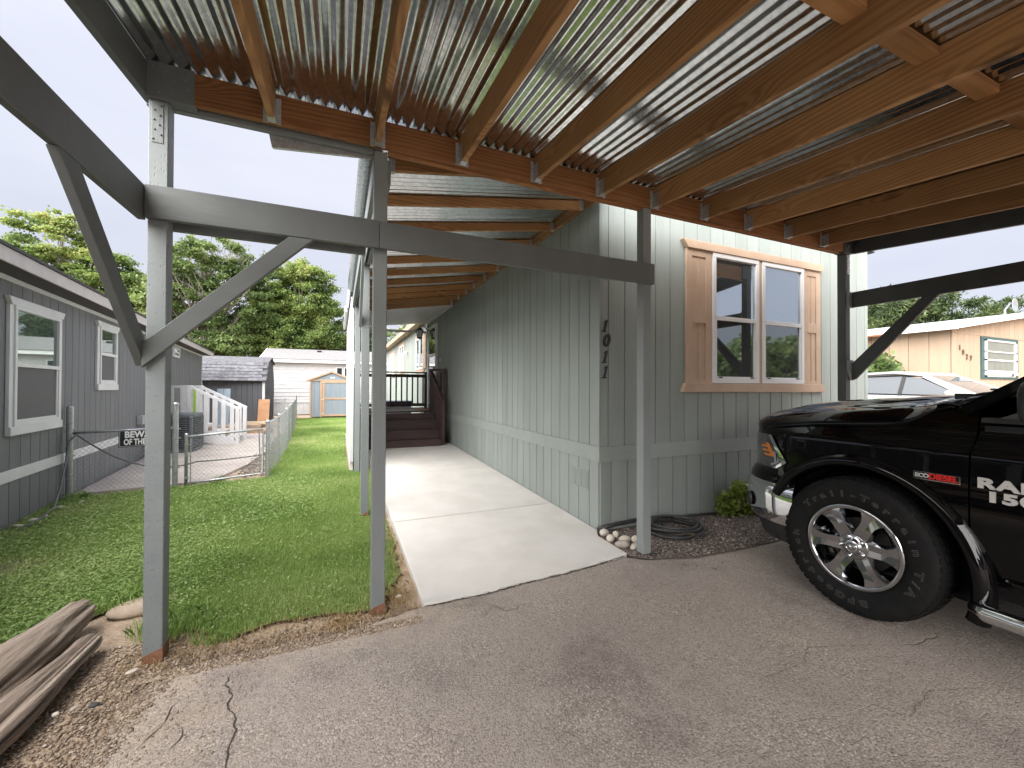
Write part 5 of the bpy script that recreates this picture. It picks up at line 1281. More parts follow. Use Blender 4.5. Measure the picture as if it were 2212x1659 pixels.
def dome(s, z): return (s*s+(z-.45)**2)
for sd in (1, -1):
    Q = PM(sd)
    def f(u, v):
        s = -.532+(.30+.532)*u; z = .40+(zg(s)-.006-.40)*v; return Q(s, sw(z), z)
    MB().grid(f, 66, 64, skip=lambda u, v: dome(-.532+.832*u, .40+(zg(-.532+.832*u)-.4)*v) < .575**2).build('fender', BODY, tr, smooth=True)
    def f2(u, v):
        th = u*pi/2; s, w = plan(th); w = max(w, .045)
        zt = hood_z(max(w, .17), s)-.05+.03*min(1, w/.2) if w > .17 else zg(s)-.006
        zt = min(zt, 1.24); z = .42+(zt-.42)*v
        k = max(0, sw(z)-.05)*(1-min(1, (w-.05)/.3))
        dn = max(0, min(1, (.80-z)/.08))*.05; return Q(s-max(0, (z-1.0))*.12*u-dn*sin(th), w+k+dn*cos(th), z)
    MB().grid(f2, 44, 40, skip=lambda u, v: dome(plan(u*pi/2)[0], .42+.78*v) < .575**2).build('front_fascia', BODY, tr, smooth=True)
    # black lower valance under the bumper
    def fv(u, v):
        s, w = plan(u*pi/2, 1.04, .40, .06, .82); z = .30+.16*v; return Q(s-.04*(1-v), w+.02*(1-v), z)
    MB().grid(fv, 30, 4).build('air_dam', BLACKP, tr, smooth=True)
    # chrome bumper
    def fb(u, v):
        s, w = plan(u*pi/2, 1.13, .42, .015, .82)
        z = .44+.31*v; bow = .030*(1-(2*v-1)**4); return Q(s+bow*sin(u*pi/2)-.03, w-bow*cos(u*pi/2)+.03, z)
    MB().grid(fb, 40, 14).build('bumper', CHROME, tr, smooth=True)
    def fb2(u, v):
        s, w = plan(u*pi/2, 1.13, .42, .015, .82); z = .75+.12*v; k = .075*v*v
        return Q(s-k*sin(u*pi/2)-.03, w+k*cos(u*pi/2)+.03, z)
    MB().grid(fb2, 40, 6).build('bumper_cover', BODY, tr, smooth=True)
    s_, w_ = plan(.50, 1.13, .42, .015, .82)
    a_ = Vector((-.75*sd, .66, 0)).normalized()
    c_ = Vector(Q(s_, w_, .565))
    fg = MB(); 
    for (r, h) in ((.052, .0), ): pass
    M_ = basis(c_+a_*.004, Vector((0, 0, 1)).cross(a_), a_)
    ring = MB().lathe([(.0, -.004), (.036, -.004), (.046, .006), (.056, .007), (.060, -.01)], (0, 0, 0), 'z', 24)
    o = ring.mesh('fog_lamp', BLACKP, M_, True); fo_ = link('fog_lamp', o, None); fo_.parent = tr; fo_.matrix_parent_inverse = Matrix.Identity(4); fo_.data.transform(wm(tr).inverted())
    s_, w_ = plan(.55, 1.13, .42, .015, .82); c2 = Vector(Q(s_, w_, .665))
    lm_ = MB().lathe([(0, .006), (.010, .005), (.012, 0)], (0, 0, 0), 'z', 10).mesh('parking_sensor', GALVX, wm(tr).inverted() @ basis(c2+a_*.004, Vector((0, 0, 1)).cross(a_), a_)); so_ = link('parking_sensor', lm_, tr)
    # headlight: smoked lens wrapping the corner
    HL = mat('smoked_headlight_lens', (.05, .055, .06), (.16, .17, .18), rough=.06, metal=.6, scale=14, coat=1) if sd > 0 else MATS['smoked_headlight_lens']
    AMB = mat('amber_reflector', (.62, .20, .03), rough=.2, spec=.8) if sd > 0 else MATS['amber_reflector']
    CL = mat('clear_lens', (.55, .58, .60), rough=.08, metal=.7) if sd > 0 else MATS['clear_lens']
    def ths(s): # theta for a given s on the plan curve
        return math.asin(min(1, max(0, (s-.3)/.76)**(1/.85)))
    def lamp_pt(th, z, o=.006):
        s, w = plan(th); w = max(w, .045); k = max(0, sw(z)-.05)*(1-min(1, (w-.05)/.3))
        s = s-max(0, z-1.0)*.12*(th/(pi/2)); nx, ny = -cos(th), sin(th); return Q(s+ny*o, w+k+nx*o, z)
    sst = lambda z: float(np.interp(z, [.865, .925, 1.13], [.545, .445, .60]))
    te = ths(.86)
    def hl(u, v):
        z = .865+.262*v; t0 = ths(sst(z)); return lamp_pt(t0+(te-t0)*u, z, .008+.010*sin(pi*u)*0)
    lo_ = MB().grid(hl, 24, 14).build('headlight', HL, tr, smooth=True)
    ed = MB()
    for z0, z1 in zip(np.linspace(.866, 1.125, 13)[:-1], np.linspace(.866, 1.125, 13)[1:]):
        t0, t1 = ths(sst(z0)), ths(sst(z1)); ed.add([lamp_pt(t0, z0, .011), lamp_pt(t0+.045, z0, .012), lamp_pt(t1+.045, z1, .012), lamp_pt(t1, z1, .011)], [(0, 1, 2, 3)])
    ed.build('lamp_edge', CHROME, lo_, solid=.003)
    am_ = MB()
    for k, (z0, z1, a, b) in enumerate([(.965, 1.06, .10, .15), (.955, .972, .10, .26), (.99, 1.005, .13, .27), (1.022, 1.037, .15, .27)]):
        t0 = ths(sst(z0)); t1 = ths(sst(z1)); am_.add([lamp_pt(t0+a, z0, .014), lamp_pt(t0+b, z0, .014), lamp_pt(t1+b, z1, .014), lamp_pt(t1+a, z1, .014)], [(0, 1, 2, 3)])
    am_.build('turn_signal', AMB, lo_, solid=.004)
    cl_ = MB()
    for z0, z1, a, b in [(.885, .925, .08, .5), (.90, 1.0, .06, .085)]:
        t0 = ths(sst(z0)); t1 = ths(sst(z1)); cl_.add([lamp_pt(t0+a, z0, .013), lamp_pt(t0+b, z0, .013), lamp_pt(t1+b, z1, .013), lamp_pt(t1+a, z1, .013)], [(0, 1, 2, 3)])
    cl_.build('running_light', CL, lo_, solid=.004)
    # wheel arch flares, front and rear, and dark wells
    for cs in (0, -3.78):
        def ff(u, v):
            a = radians(24+(176)*u); pr = [(.524, .14), (.527, .055), (.532, .018), (.550, .000), (.580, .006), (.605, .030), (.618, .068)]
            q = v*(len(pr)-1); i = min(int(q), len(pr)-2); t = q-i; r = pr[i][0]*(1-t)+pr[i+1][0]*t; w = pr[i][1]*(1-t)+pr[i+1][1]*t
            low = max(0, -cos(a))*max(0, .5-sin(a))*.035; r += low
            tp = 0
            return Q(cs+r*cos(a), w, .45+r*sin(a)*1.0)
        MB().grid(ff, 72, 12).build('wheel_flare', BODY, tr, smooth=True)
        ww = MB().lathe([(.575, .09), (.575, .62), (0, .62)], Q(cs, 0, .45) if sd > 0 else Q(cs, 0, .45), 'x', 40)
        if sd < 0: ww.v = [(2*(TX+2*WC)-x_, y_, z_) for x_, y_, z_ in ww.v]
        ww.v = [(x_, y_, max(z_, .32)) for x_, y_, z_ in ww.v]
        ww.build('wheel_well', DARKIN, tr)
    # doors, bed side
    def panel(s0, s1, z0, z1, nm, skip=None, mt=BODY):
        def f(u, v):
            s = s0+(s1-s0)*u; z = z0+(z1-z0)*v; return Q(s, sw(z), z)
        return MB().grid(f, 24 if skip else 4, 40, skip=(lambda u, v: dome(s0+(s1-s0)*u+3.78, z0+(z1-z0)*v) < .575**2) if skip else None).build(nm, mt, tr, smooth=True)
    d1 = panel(-1.66, -.540, .475, 1.335, 'front_door'); d2 = panel(-2.70, -1.668, .475, 1.335, 'rear_door')
    panel(-5.0, -2.86, .50, 1.40, 'bed_side', True); panel(-2.85, -2.71, .50, 1.335, 'cab_corner')
    panel(-2.9, -.55, .40, .468, 'rocker', mt=BODY)
    for dd, s in ((d1, -1.50), (d2, -2.55)):
        MB().tube([Q(s, .035, 1.19), Q(s-.0, .0, 1.19), Q(s+.18, .0, 1.19), Q(s+.18, .035, 1.19)], .014, 8).build('handle', CHROME, dd, smooth=True)
    # step bar
    MB().tube([Q(-.60, .08, .33), Q(-.585, .0, .335), Q(-.62, -.035, .335), Q(-1.6, -.035, .335), Q(-2.75, -.035, .335), Q(-2.8, .08, .33)], .042, 16).build('side_step', CHROME, tr, smooth=True)
    sb_ = MB().box(min(Q(0, -.06, 0)[0], Q(0, .0, 0)[0]), max(Q(0, -.06, 0)[0], Q(0, .0, 0)[0]), TY-2.6, TY-.85, .368, .380).build('step_pad', BLACKP, tr)
    # greenhouse glass and pillars
    CG = mat('car_glass', (.01, .012, .013), rough=.01, spec=.8, ior=1.8) if sd > 0 else MATS['car_glass']
    def quad(pts, nm, mt, par=tr, t=.006):
        o = MB().add([Q(*p) for p in pts], [tuple(range(len(pts)))]).build(nm, mt, par, solid=t); return o
    quad([(-.92, .185, 1.345), (-1.62, .185, 1.345), (-1.62, .34, 1.92), (-1.38, .34, 1.92)], 'side_window', CG)
    quad([(-1.72, .185, 1.345), (-2.60, .185, 1.345), (-2.50, .34, 1.92), (-1.72, .34, 1.92)], 'side_window', CG)
    quad([(-.60, .165, 1.335), (-.90, .18, 1.335), (-.90, .205, 1.50)], 'quarter_trim', BLACKP)
    pil = MB()
    def pq(a, b, ww, hh):
        pil.bar(Q(*a), Q(*b), ww, hh)
    pq((-.47, .185, 1.375), (-1.30, .36, 1.99), .09, .06); pq((-1.67, .17, 1.33), (-1.67, .35, 1.97), .10, .05); pq((-2.72, .17, 1.33), (-2.55, .35, 1.97), .16, .05); pq((-1.25, .365, 1.97), (-2.6, .365, 1.97), .07, .09)
    pil.build('pillar', BODY, tr, bevel=.01)
    MB().box(min(Q(0, .12, 0)[0], Q(0, .22, 0)[0]), max(Q(0, .12, 0)[0], Q(0, .22, 0)[0]), TY-2.7, TY-.56, 1.318, 1.345).build('belt_moulding', BLACKP, tr)
    # mirror
    mi = MB()
    def fm(u, v):
        a = 2*pi*u; ph_ = pi*v; x = -.16+.125*sin(ph_)*cos(a); y = -.80+.07*cos(ph_)*1.0; z = 1.455+.155*sin(ph_)*sin(a)
        k = 1.0; ex = abs(cos(a))**.5*(1 if cos(a) > 0 else -1); ez = abs(sin(a))**.5*(1 if sin(a) > 0 else -1); r = sin(ph_)**.35
        return Q(-.86+.085*cos(ph_), -.14+.10*r*ex, 1.44+.115*r*ez)
    mo = mi.grid(fm, 28, 12).build('side_mirror', BLACKP, tr, smooth=True)
    MB().bar(Q(-.76, .12, 1.355), Q(-.85, -.10, 1.365), .07, .04).build('mirror_arm', BLACKP, mo, bevel=.012)
    quad([(-.947, -.225, 1.35), (-.947, -.055, 1.35), (-.947, -.055, 1.53), (-.947, -.225, 1.53)], 'mirror_glass', CHROME, mo, .004)
    MB().tube([Q(-.925, -.242, 1.34), Q(-.925, -.242, 1.55), Q(-.925, -.05, 1.555)], .005, 6).build('mirror_trim', CHROME, mo)
# underbody, cab block, roof, windscreen, cowl, wipers, tail
MB().box(TX+.30, TX+1.76, TY-4.9, TY+.75, .32, .60).build('chassis', DARKIN, tr)
MB().box(TX+.55, TX+1.5, TY+.1, TY+.9, .60, 1.10).build('engine', DARKIN, tr)
MB().box(TX+.16, TX+1.90, TY-2.70, TY-.56, .55, 1.30).build('cabin', DARKIN, tr)
rfm = MB().hexa([P(-1.22, .33, 1.99), P(-1.22, 1.73, 1.99), P(-2.62, 1.73, 1.99), P(-2.62, .33, 1.99), P(-1.32, .42, 2.05), P(-1.32, 1.64, 2.05), P(-2.5, 1.64, 2.05), P(-2.5, .42, 2.05)])
o = rfm.build('cab_roof', BODY, tr, bevel=.02, seg=3); fix_normals(o)
MB().add([P(-.44, .22, 1.40), P(-.36, WC, 1.45), P(-.44, 1.84, 1.40), P(-1.27, 1.68, 1.98), P(-1.24, WC, 2.0), P(-1.27, .38, 1.98)], [(0, 1, 4, 5), (1, 2, 3, 4)]).build('windscreen', MATS['car_glass'], tr, solid=.006)
MB().add([P(-2.72, .22, 1.33), P(-2.72, 1.84, 1.33), P(-2.55, 1.70, 1.98), P(-2.55, .36, 1.98)], [(0, 1, 2, 3)]).build('rear_window', MATS['car_glass'], tr, solid=.006)
cw = MB().grid(lambda u, v: P(-.34-.12*v-.0, .19+1.68*u, 1.405+.055*sin(pi*u)+.012*sin(pi*v)), 20, 4).build('cowl', BLACKP, tr, smooth=True, solid=.006)
for w0, w1 in ((.42, 1.0), (1.10, 1.70)):
    wi = MB().tube([P(-.40, w0, 1.455), P(-.44, w0+.1, 1.475), P(-.55, w1, 1.515)], .008, 6).tube([P(-.50, w0+.02, 1.50), P(-.56, w1, 1.525)], .006, 6).box(TX+w0-.03, TX+w0+.03, TY-.42, TY-.36, 1.44, 1.475).build('wiper', BLACKP, tr)
MB().box(TX+.07, TX+1.99, TY-5.03, TY-4.99, .55, 1.40).build('tailgate', BODY, tr, bevel=.01)
MB().box(TX+.06, TX+2.0, TY-5.15, TY-5.0, .48, .68).build('rear_bumper', CHROME, tr, bevel=.02)
MB().box(TX+.16, TX+1.9, TY-4.98, TY-2.82, .80, .86).build('bed_floor', DARKIN, tr)
for w0 in (.12, 1.90): MB().box(TX+w0, TX+w0+.04, TY-4.98, TY-2.84, .86, 1.40).build('bed_wall', BODY, tr)
gr = MB().grid(lambda u, v: P(.90, .52+1.02*u, .80+.36*v), 1, 1).build('grille', DARKIN, tr, solid=.02)
gf = MB()
for z in (.80, .98, 1.16): gf.box(TX+.50, TX+1.56, TY+.90, TY+.95, z-.02, z+.02)
for w0 in (.50, 1.01, 1.52): gf.box(TX+w0, TX+w0+.04, TY+.905, TY+.945, .82, 1.14)
gf.build('grille_bars', CHROME, gr, bevel=.006)
# wheels
def wheel_parts(loc, flip):
    """returns a wheel (tyre mesh) with rim etc. as children, centre at loc, outer face towards -x"""
    ty = MB().lathe([(.262, .03), (.275, .020), (.285, .012), (.31, .002), (.35, -.006), (.395, -.004), (.418, .004), (.436, .022), (.444, .040), (.446, .06), (.446, .22), (.436, .258), (.40, .285), (.30, .28), (.262, .26)], (0, 0, 0), 'x', 96).mesh('wheel', RUBBER, None, True)
    wo = link('wheel', ty, tr)
    bl_ = MB()
    for k in range(56):
        a = 2*pi*k/56
        for j, (x0, x1) in enumerate(((.016, .060), (.066, .105), (.111, .160), (.166, .205), (.211, .258))):
            aa = a+(.03 if j % 2 else 0); da = .042
            r0, r1 = .440, (.452 if j not in (0, 4) else .446)
            q = lambda r, t, x: (x, r*sin(t), r*cos(t))
            bl_.hexa([q(r0, aa, x0), q(r0, aa, x1), q(r0, aa+2*da, x1), q(r0, aa+2*da, x0), q(r1-(.018 if j == 0 else 0), aa+.004, x0), q(r1-(.018 if j == 4 else 0), aa+.004, x1), q(r1-(.018 if j == 4 else 0), aa+2*da-.004, x1), q(r1-(.018 if j == 0 else 0), aa+2*da-.004, x0)])
    t_ = link('tread', bl_.mesh('tread', RUBBER), wo); t_['kind'] = 'stuff'
    link('rim_barrel', MB().lathe([(.276, .010), (.270, .002), (.252, .004), (.246, .016), (.240, .07), (.225, .23), (.0, .24)], (0, 0, 0), 'x', 72).mesh('rim_barrel', ALLOY, None, True), wo)
    link('brake_disc', MB().lathe([(0, .115), (.175, .115), (.175, .135), (0, .135)], (0, 0, 0), 'x', 48).mesh('brake_disc', mat('brake_iron', (.10, .095, .09), rough=.5, metal=.8) if 'brake_iron' not in MATS else MATS['brake_iron']), wo)
    # spokes
    sp = MB()
    prof = [(.050, .056, .030), (.09, .056, .026), (.125, .054, .020), (.155, .052, .016), (.19, .056, .012), (.22, .074, .009), (.250, .104, .008)]
    vs, fs = [], []
    for r, hw, w in prof:
        vs += [(w+.03, -hw, r), (w, -hw*.72, r), (w+(.009 if r > .16 else .003), 0, r), (w, hw*.72, r), (w+.03, hw, r)]
    for i in range(len(prof)-1):
        for k in range(4): fs.append((i*5+k, i*5+k+1, (i+1)*5+k+1, (i+1)*5+k))
    sp.add(vs, fs)
    sm = sp.mesh('spoke', ALLOY, None, False)
    for k in range(6):
        o = link('spoke', sm, wo); o.rotation_euler = (radians(28+60*k), 0, 0); o.modifiers.new('s', 'SOLIDIFY').thickness = .012; o.modifiers['s'].offset = 1
    link('hub', MB().lathe([(.088, .05), (.084, .028), (.075, .022), (.050, .024), (.046, .012), (.040, .006), (.0, .004)], (0, 0, 0), 'x', 40).mesh('hub', ALLOY, None, True), wo)
    emb = MB().lathe([(.034, .005), (.033, .001), (.029, .001), (.028, .004)], (0, 0, 0), 'x', 30)
    for sgn in (-1, 1):
        emb.tube([(.002, 0, -.016), (.001, sgn*.006, .002), (.001, sgn*.010, .012), (.001, sgn*.018, .010), (.001, sgn*.020, -.002), (.001, sgn*.013, -.008)], [.004, .005, .0045, .0035, .003, .0015], 6)
    link('hub_emblem', emb.mesh('hub_emblem', CHROME, None, True), wo)
    lg = MB().lathe([(.0, -.004), (.010, -.002), (.0125, .01), (.0125, .03)], (0, 0, 0), 'x', 12).mesh('lug_nut', CHROME, None, True)
    for k in range(5):
        a = radians(20+72*k); link('lug_nut', lg, wo, (.012, .067*sin(a), .067*cos(a)))
    # raised lettering round the sidewall; angles clockwise from the top as seen from outside
    for body, a0, a1 in (('Trail-Terrain T/A', -50, 118), ('BFGoodrich', 168, 268)):
        let, let2 = MB(), MB(); Nn = len(body)
        for i, ch in enumerate(body):
            if ch == ' ': continue
            ph_ = radians(a0+(a1-a0)*i/(Nn-1)); c = Vector((0, -sin(ph_)*.345, cos(ph_)*.345)); tn = Vector((0, -cos(ph_), -sin(ph_)))
            for tgt, off, xo, ex in ((let, .0022, -.0062, .0012), (let2, -.0012, -.0076, .0012)):
                me = text_mesh(ch, .056, extrude=ex, offset=off, res=2); M_ = basis(c+Vector((xo, 0, 0)), tn, (-1, 0, 0)) @ Matrix.Diagonal((1.45, 1, 1, 1))
                tgt.add([M_ @ v.co for v in me.vertices], [tuple(p.vertices) for p in me.polygons]); bpy.data.meshes.remove(me)
        l_ = link('tyre_lettering', let.mesh('tyre_lettering', RUBL), wo); l_['kind'] = 'stuff'
        l_ = link('tyre_lettering', let2.mesh('tyre_lettering', RUBBER), wo); l_['kind'] = 'stuff'
    wo.location = wm(tr).inverted() @ Vector(loc)
    return wo
w1 = wheel_parts(P(0, 0, .452), 1)
def copy_wheel(src, loc, rz):
    o = src.copy(); COL.objects.link(o); o.parent = tr; o.location = wm(tr).inverted() @ Vector(loc); o.rotation_euler = (0, 0, rz)
    for ch in src.children:
        c = ch.copy(); COL.objects.link(c); c.parent = o
copy_wheel(w1, P(-3.78, 0, .452), 0); copy_wheel(w1, P(0, 2*WC, .452), pi); copy_wheel(w1, P(-3.78, 2*WC, .452), pi)
BADGEC = mat('satin_chrome_badge', (.75, .74, .72), rough=.3, metal=.55)
# badges on fender and door (facing -X, reading towards -Y)
RED = mat('red_badge', (.55, .02, .015), rough=.3)
nL = (-1, 0, 0); dT = (0, -1, 0)
def onside(s, z, o=.006): return Vector(P(s, sw(z)-o, z))
bf = MB(); c0 = onside(-.405, .992); hw, hh, t = .100, .0225, .0035
for (a, b, c, d_) in ((-hw, hw, -hh, -hh+t), (-hw, hw, hh-t, hh), (-hw, -hw+t, -hh+t, hh-t), (hw-t, hw, -hh+t, hh-t)): bf.box(c0.x-.002, c0.x+.004, c0.y+a, c0.y+b, c0.z+c, c0.z+d_)
bfo = bf.build('badge', CHROME, tr)
MB().box(c0.x+.0005, c0.x+.004, c0.y-hw+t, c0.y+hw-t, c0.z-hh+t, c0.z+hh-t).build('badge_plate', BLACKG, bfo)
text_obj('badge_lettering', 'ECO', .032, BADGEC, bfo, basis(c0+Vector((-.001, .062, 0)), dT, nL), extrude=.001, offset=.0012, spacing=.95)
text_obj('badge_lettering', 'DIESEL', .044, RED, bfo, basis(c0+Vector((-.001, -.030, 0)), dT, nL), extrude=.001, offset=.0015, spacing=.95)
for body, dy, zz, sz in (('RAM', .135, .997, .073), ('1500', .165, .930, .073)):
    c_ = onside(-.552, zz); o = text_obj('door_lettering', body, sz, BADGEC, tr, basis(Vector((c_.x, c_.y-dy, zz)), dT, nL) @ Matrix.Diagonal((1.5, 1, 1, 1)), extrude=.004, offset=.0036, spacing=1.12)
    o.modifiers.new('b', 'BEVEL').width = .0015

# ------------------------------------------------------------ white hatchback next door
WCP = mat('white_car_paint', (.46, .465, .48), rough=.3, coat=.5)
hc = thing('parked_car', (11.2, 3.5, .3), 'white hatchback parked beyond the truck in front of the tan home', 'car')
gx, gz0 = 10.40, .30
def car_body():
    mb = MB()
    # profile y (towards -Y is front) , z relative ground
    prof = [(-1.55, .20), (-1.62, .45), (-1.55, .70), (-1.2, .92), (-.55, 1.045), (-.2, 1.07), (2.15, 1.10), (2.35, 1.0), (2.45, .7), (2.42, .3), (2.35, .2)]
    xs = [(0.10, .30), (0.0, .0), (0.0, 0), (1.80, 0), (1.80, 0), (1.70, .3)]
    secs = [(-.0, .10, .0), (.06, .02, .0), (.12, 0, 0), (1.68, 0, 0), (1.74, .02, 0), (1.80, .10, 0)]
    n = len(prof); vs = []
    for x, sh_, _ in secs:
        for y, z in prof: vs.append((gx+x, 3.9+(y if abs(y) < 1.4 else y-np.sign(y)*sh_), gz0+z-(sh_*.6 if z > .6 else 0)))
    fs = [(i*n+k, i*n+(k+1) % n, (i+1)*n+(k+1) % n, (i+1)*n+k) for i in range(len(secs)-1) for k in range(n)]
    fs += [tuple(range(n))[::-1], tuple((len(secs)-1)*n+k for k in range(n))]
    return mb.add(vs, fs)
o = car_body().build('body', WCP, hc, smooth=True); fix_normals(o); fin(o, .03, 0, 3)
yc = 3.9
gp = [(-.62, 1.05), (.28, 1.50), (.75, 1.56), (1.5, 1.53), (2.2, 1.30), (2.38, 1.08)]
def cgl(x0, xt, mtl, nm, pts, thick=.006):
    mb = MB(); mb.add([(gx+x0+(xt-x0)*(z-1.05)/.5, yc+y, gz0+z) for y, z in pts], [tuple(range(len(pts)))]); return mb.build(nm, mtl, hc, solid=thick)
# roof skin
rb_ = MB(); vs = []
for (x, dz, xi) in ((.22, -.03, 0), (.34, .0, 0), (1.46, 0, 0), (1.58, -.03, 0)):
    for y, z in gp[1:5]: vs.append((gx+x, yc+y, gz0+z+dz))
rb_.add(vs, [(i*4+k, i*4+k+1, (i+1)*4+k+1, (i+1)*4+k) for i in range(3) for k in range(3)]); rb_.build('roof', WCP, hc, smooth=True, solid=.03)
CGL = mat('pale_car_glass', (.30, .32, .33), rough=.03, metal=.6)
MB().add([(gx+.10, yc-.62, gz0+1.05), (gx+1.70, yc-.62, gz0+1.05), (gx+1.50, yc+.30, gz0+1.50), (gx+.30, yc+.30, gz0+1.50)], [(0, 1, 2, 3)]).build('windscreen', CGL, hc, solid=.006)
for sx in (0, 1):
    X_ = (lambda z: gx+.055+.22*(z-1.07)/.42) if sx == 0 else (lambda z: gx+1.745-.22*(z-1.07)/.42)
    def poly_(pts, nm, mtl, t=.008): return MB().add([(X_(z), yc+y, gz0+z) for y, z in pts], [tuple(range(len(pts)))]).build(nm, mtl, hc, solid=t)
    poly_([(-.30, 1.09), (.55, 1.10), (.55, 1.45), (.32, 1.42)], 'side_window', CGL); poly_([(.62, 1.10), (1.50, 1.12), (1.42, 1.44), (.62, 1.46)], 'side_window', CGL); poly_([(1.56, 1.13), (2.1, 1.15), (1.5, 1.42)], 'side_window', CGL)
    poly_([(-.62, 1.06), (-.34, 1.07), (.33, 1.45), (.55, 1.485), (.55, 1.51), (.28, 1.50)], 'pillar', WCP, .03)
    poly_([(.55, 1.08), (.62, 1.08), (.62, 1.50), (.55, 1.50)], 'pillar', BLACKP, .02)
    poly_([(1.48, 1.08), (1.56, 1.08), (1.50, 1.48), (1.42, 1.48)], 'pillar', WCP, .02)
    poly_([(.28, 1.47), (.75, 1.49), (1.5, 1.46), (2.2, 1.24), (2.2, 1.30), (1.5, 1.53), (.75, 1.56), (.28, 1.52)], 'roof_rail', WCP, .03)
    mb = MB(); bm = bmesh.new(); bmesh.ops.create_icosphere(bm, subdivisions=3, radius=1)
    for v_ in bm.verts: v_.co = Vector((v_.co.x*.13, v_.co.y*.09, v_.co.z*.085))
    me = bpy.data.meshes.new('side_mirror'); bm.to_mesh(me); bm.free(); me.materials.append(WCP); me.polygons.foreach_set('use_smooth', [True]*len(me.polygons))
    mm = link('side_mirror', me, hc); mm.location = wm(hc).inverted() @ Vector((gx-.10 if sx == 0 else gx+1.9, yc-.22, gz0+1.11))
    MB().box(gx-.06 if sx == 0 else gx+1.78, gx+.04 if sx == 0 else gx+1.86, yc-.25, yc-.19, gz0+1.03, gz0+1.07).build('mirror_arm', BLACKP, mm)
for k in (0, 1):
    st_ = MB().box(gx+.35+k*.75, gx+.80+k*.75, yc+.55, yc+.68, gz0+.7, gz0+1.22).build('seat', mat('grey_seat', (.10, .10, .11), rough=.9) if k == 0 else MATS['grey_seat'], hc, bevel=.04, seg=3)
    MB().box(gx+.46+k*.75, gx+.68+k*.75, yc+.57, yc+.66, gz0+1.24, gz0+1.40).build('headrest', MATS['grey_seat'], st_, bevel=.035, seg=3)
wt = MB().lathe([(.20, .03), (.30, .0), (.32, .03), (.32, .2), (0, .2)], (0, 0, 0), 'x', 32).mesh('wheel', RUBBER, None, True); wr = MB().lathe([(0, .02), (.19, .02), (.205, .0)], (0, 0, 0), 'x', 24).mesh('rim', ALLOY, None, True)
for y in (yc-.95, yc+1.6):
    for x, rz in ((gx-.01, 0), (gx+1.81, pi)):
        w_ = link('wheel', wt, hc, wm(hc).inverted() @ Vector((x, y, gz0+.32))); w_.rotation_euler = (0, 0, rz); link('rim', wr, w_)
for x0 in (.45, 1.0): MB().tube([(gx+x0, yc-.60, gz0+1.065), (gx+x0+.45, yc-.50, gz0+1.12)], .008, 6).build('wiper', BLACKP, hc)
# ------------------------------------------------------------ tan mobile home at the right
TS = mat('tan_siding_paint', (.36, .265, .19), (.41, .305, .22), rough=.75, scale=2.5, stretch=(2, 2, .3), bump=.3, bscale=30, bstretch=(1, 1, .1), rand=.04)
th = thing('mobile_home', (18, 9, .3), 'tan mobile home numbered 1027 with pale metal roof and teal trimmed window', 'mobile home')
tx, ty = 14.0, 4.98
MB().box(tx+.012, tx+9, ty+.012, ty+16, .2, 3.0).build('wall_core', mat('tan_groove', (.22, .16, .115), rough=.8), th)
siding(th, (tx+.012, ty+.012), (1, 0), (0, -1), 8.9, .25, 3.02, TS, pitch=.30, gap=.012, top=lambda x: 3.02+.135*x if x < 4.5 else 3.02+.135*(9-x))
siding(th, (tx+.012, ty+.012), (0, 1), (-1, 0), 15.9, .25, 3.02, TS, pitch=.41, gap=.012)
MB().prism([(tx+.02, 3.0), (tx+9, 3.0), (tx+4.5, 3.6)], 'y', ty+.012, ty+.05).build('gable', TS, th)
MB().box(tx-.01, tx+.03, ty-.02, ty+.0, .25, 2.98).build('corner_trim', TS, th); MB().box(tx, tx+9, ty-.012, ty+.0, 2.92, 2.96).build('belt_trim', TS, th)
RW = mat('pale_roof_metal', (.33, .33, .35), (.44, .44, .46), rough=.5, scale=3, stretch=(1, .2, 1))
MB().prism([(tx-.35, 3.02), (tx-.35, 3.10), (tx+4.5, 3.76), (tx+9.3, 3.10), (tx+9.3, 3.02), (tx+4.5, 3.68)], 'y', ty-.25, ty+16.2).build('roof', RW, th)
for k in range(7):
    f0 = k/7; MB().add([(tx-.35+4.85*f0, ty-.26, 3.105+.66*f0), (tx-.35+4.85*f0, ty+16.2, 3.105+.66*f0), (tx-.32+4.85*f0, ty+16.2, 3.118+.66*f0), (tx-.32+4.85*f0, ty-.26, 3.118+.66*f0)], [(0, 1, 2, 3)]).build('roof_seam', RW, th, solid=.012)
MB().box(tx-.37, tx-.345, ty-.25, ty+16.2, 2.96, 3.11).build('fascia', WHITE, th)
MB().bar((tx-.36, ty-.27, 3.05), (tx+4.5, ty-.27, 3.71), .03, .15).build('rake_board', WHITE, th)
MB().box(tx-.372, tx-.35, 5.9, 6.7, 2.955, 3.0).build('rust_patch', mat('rust', (.25, .10, .05), rough=.9), th)
TEAL = mat('teal_trim_paint', (.04, .085, .085), rough=.5)
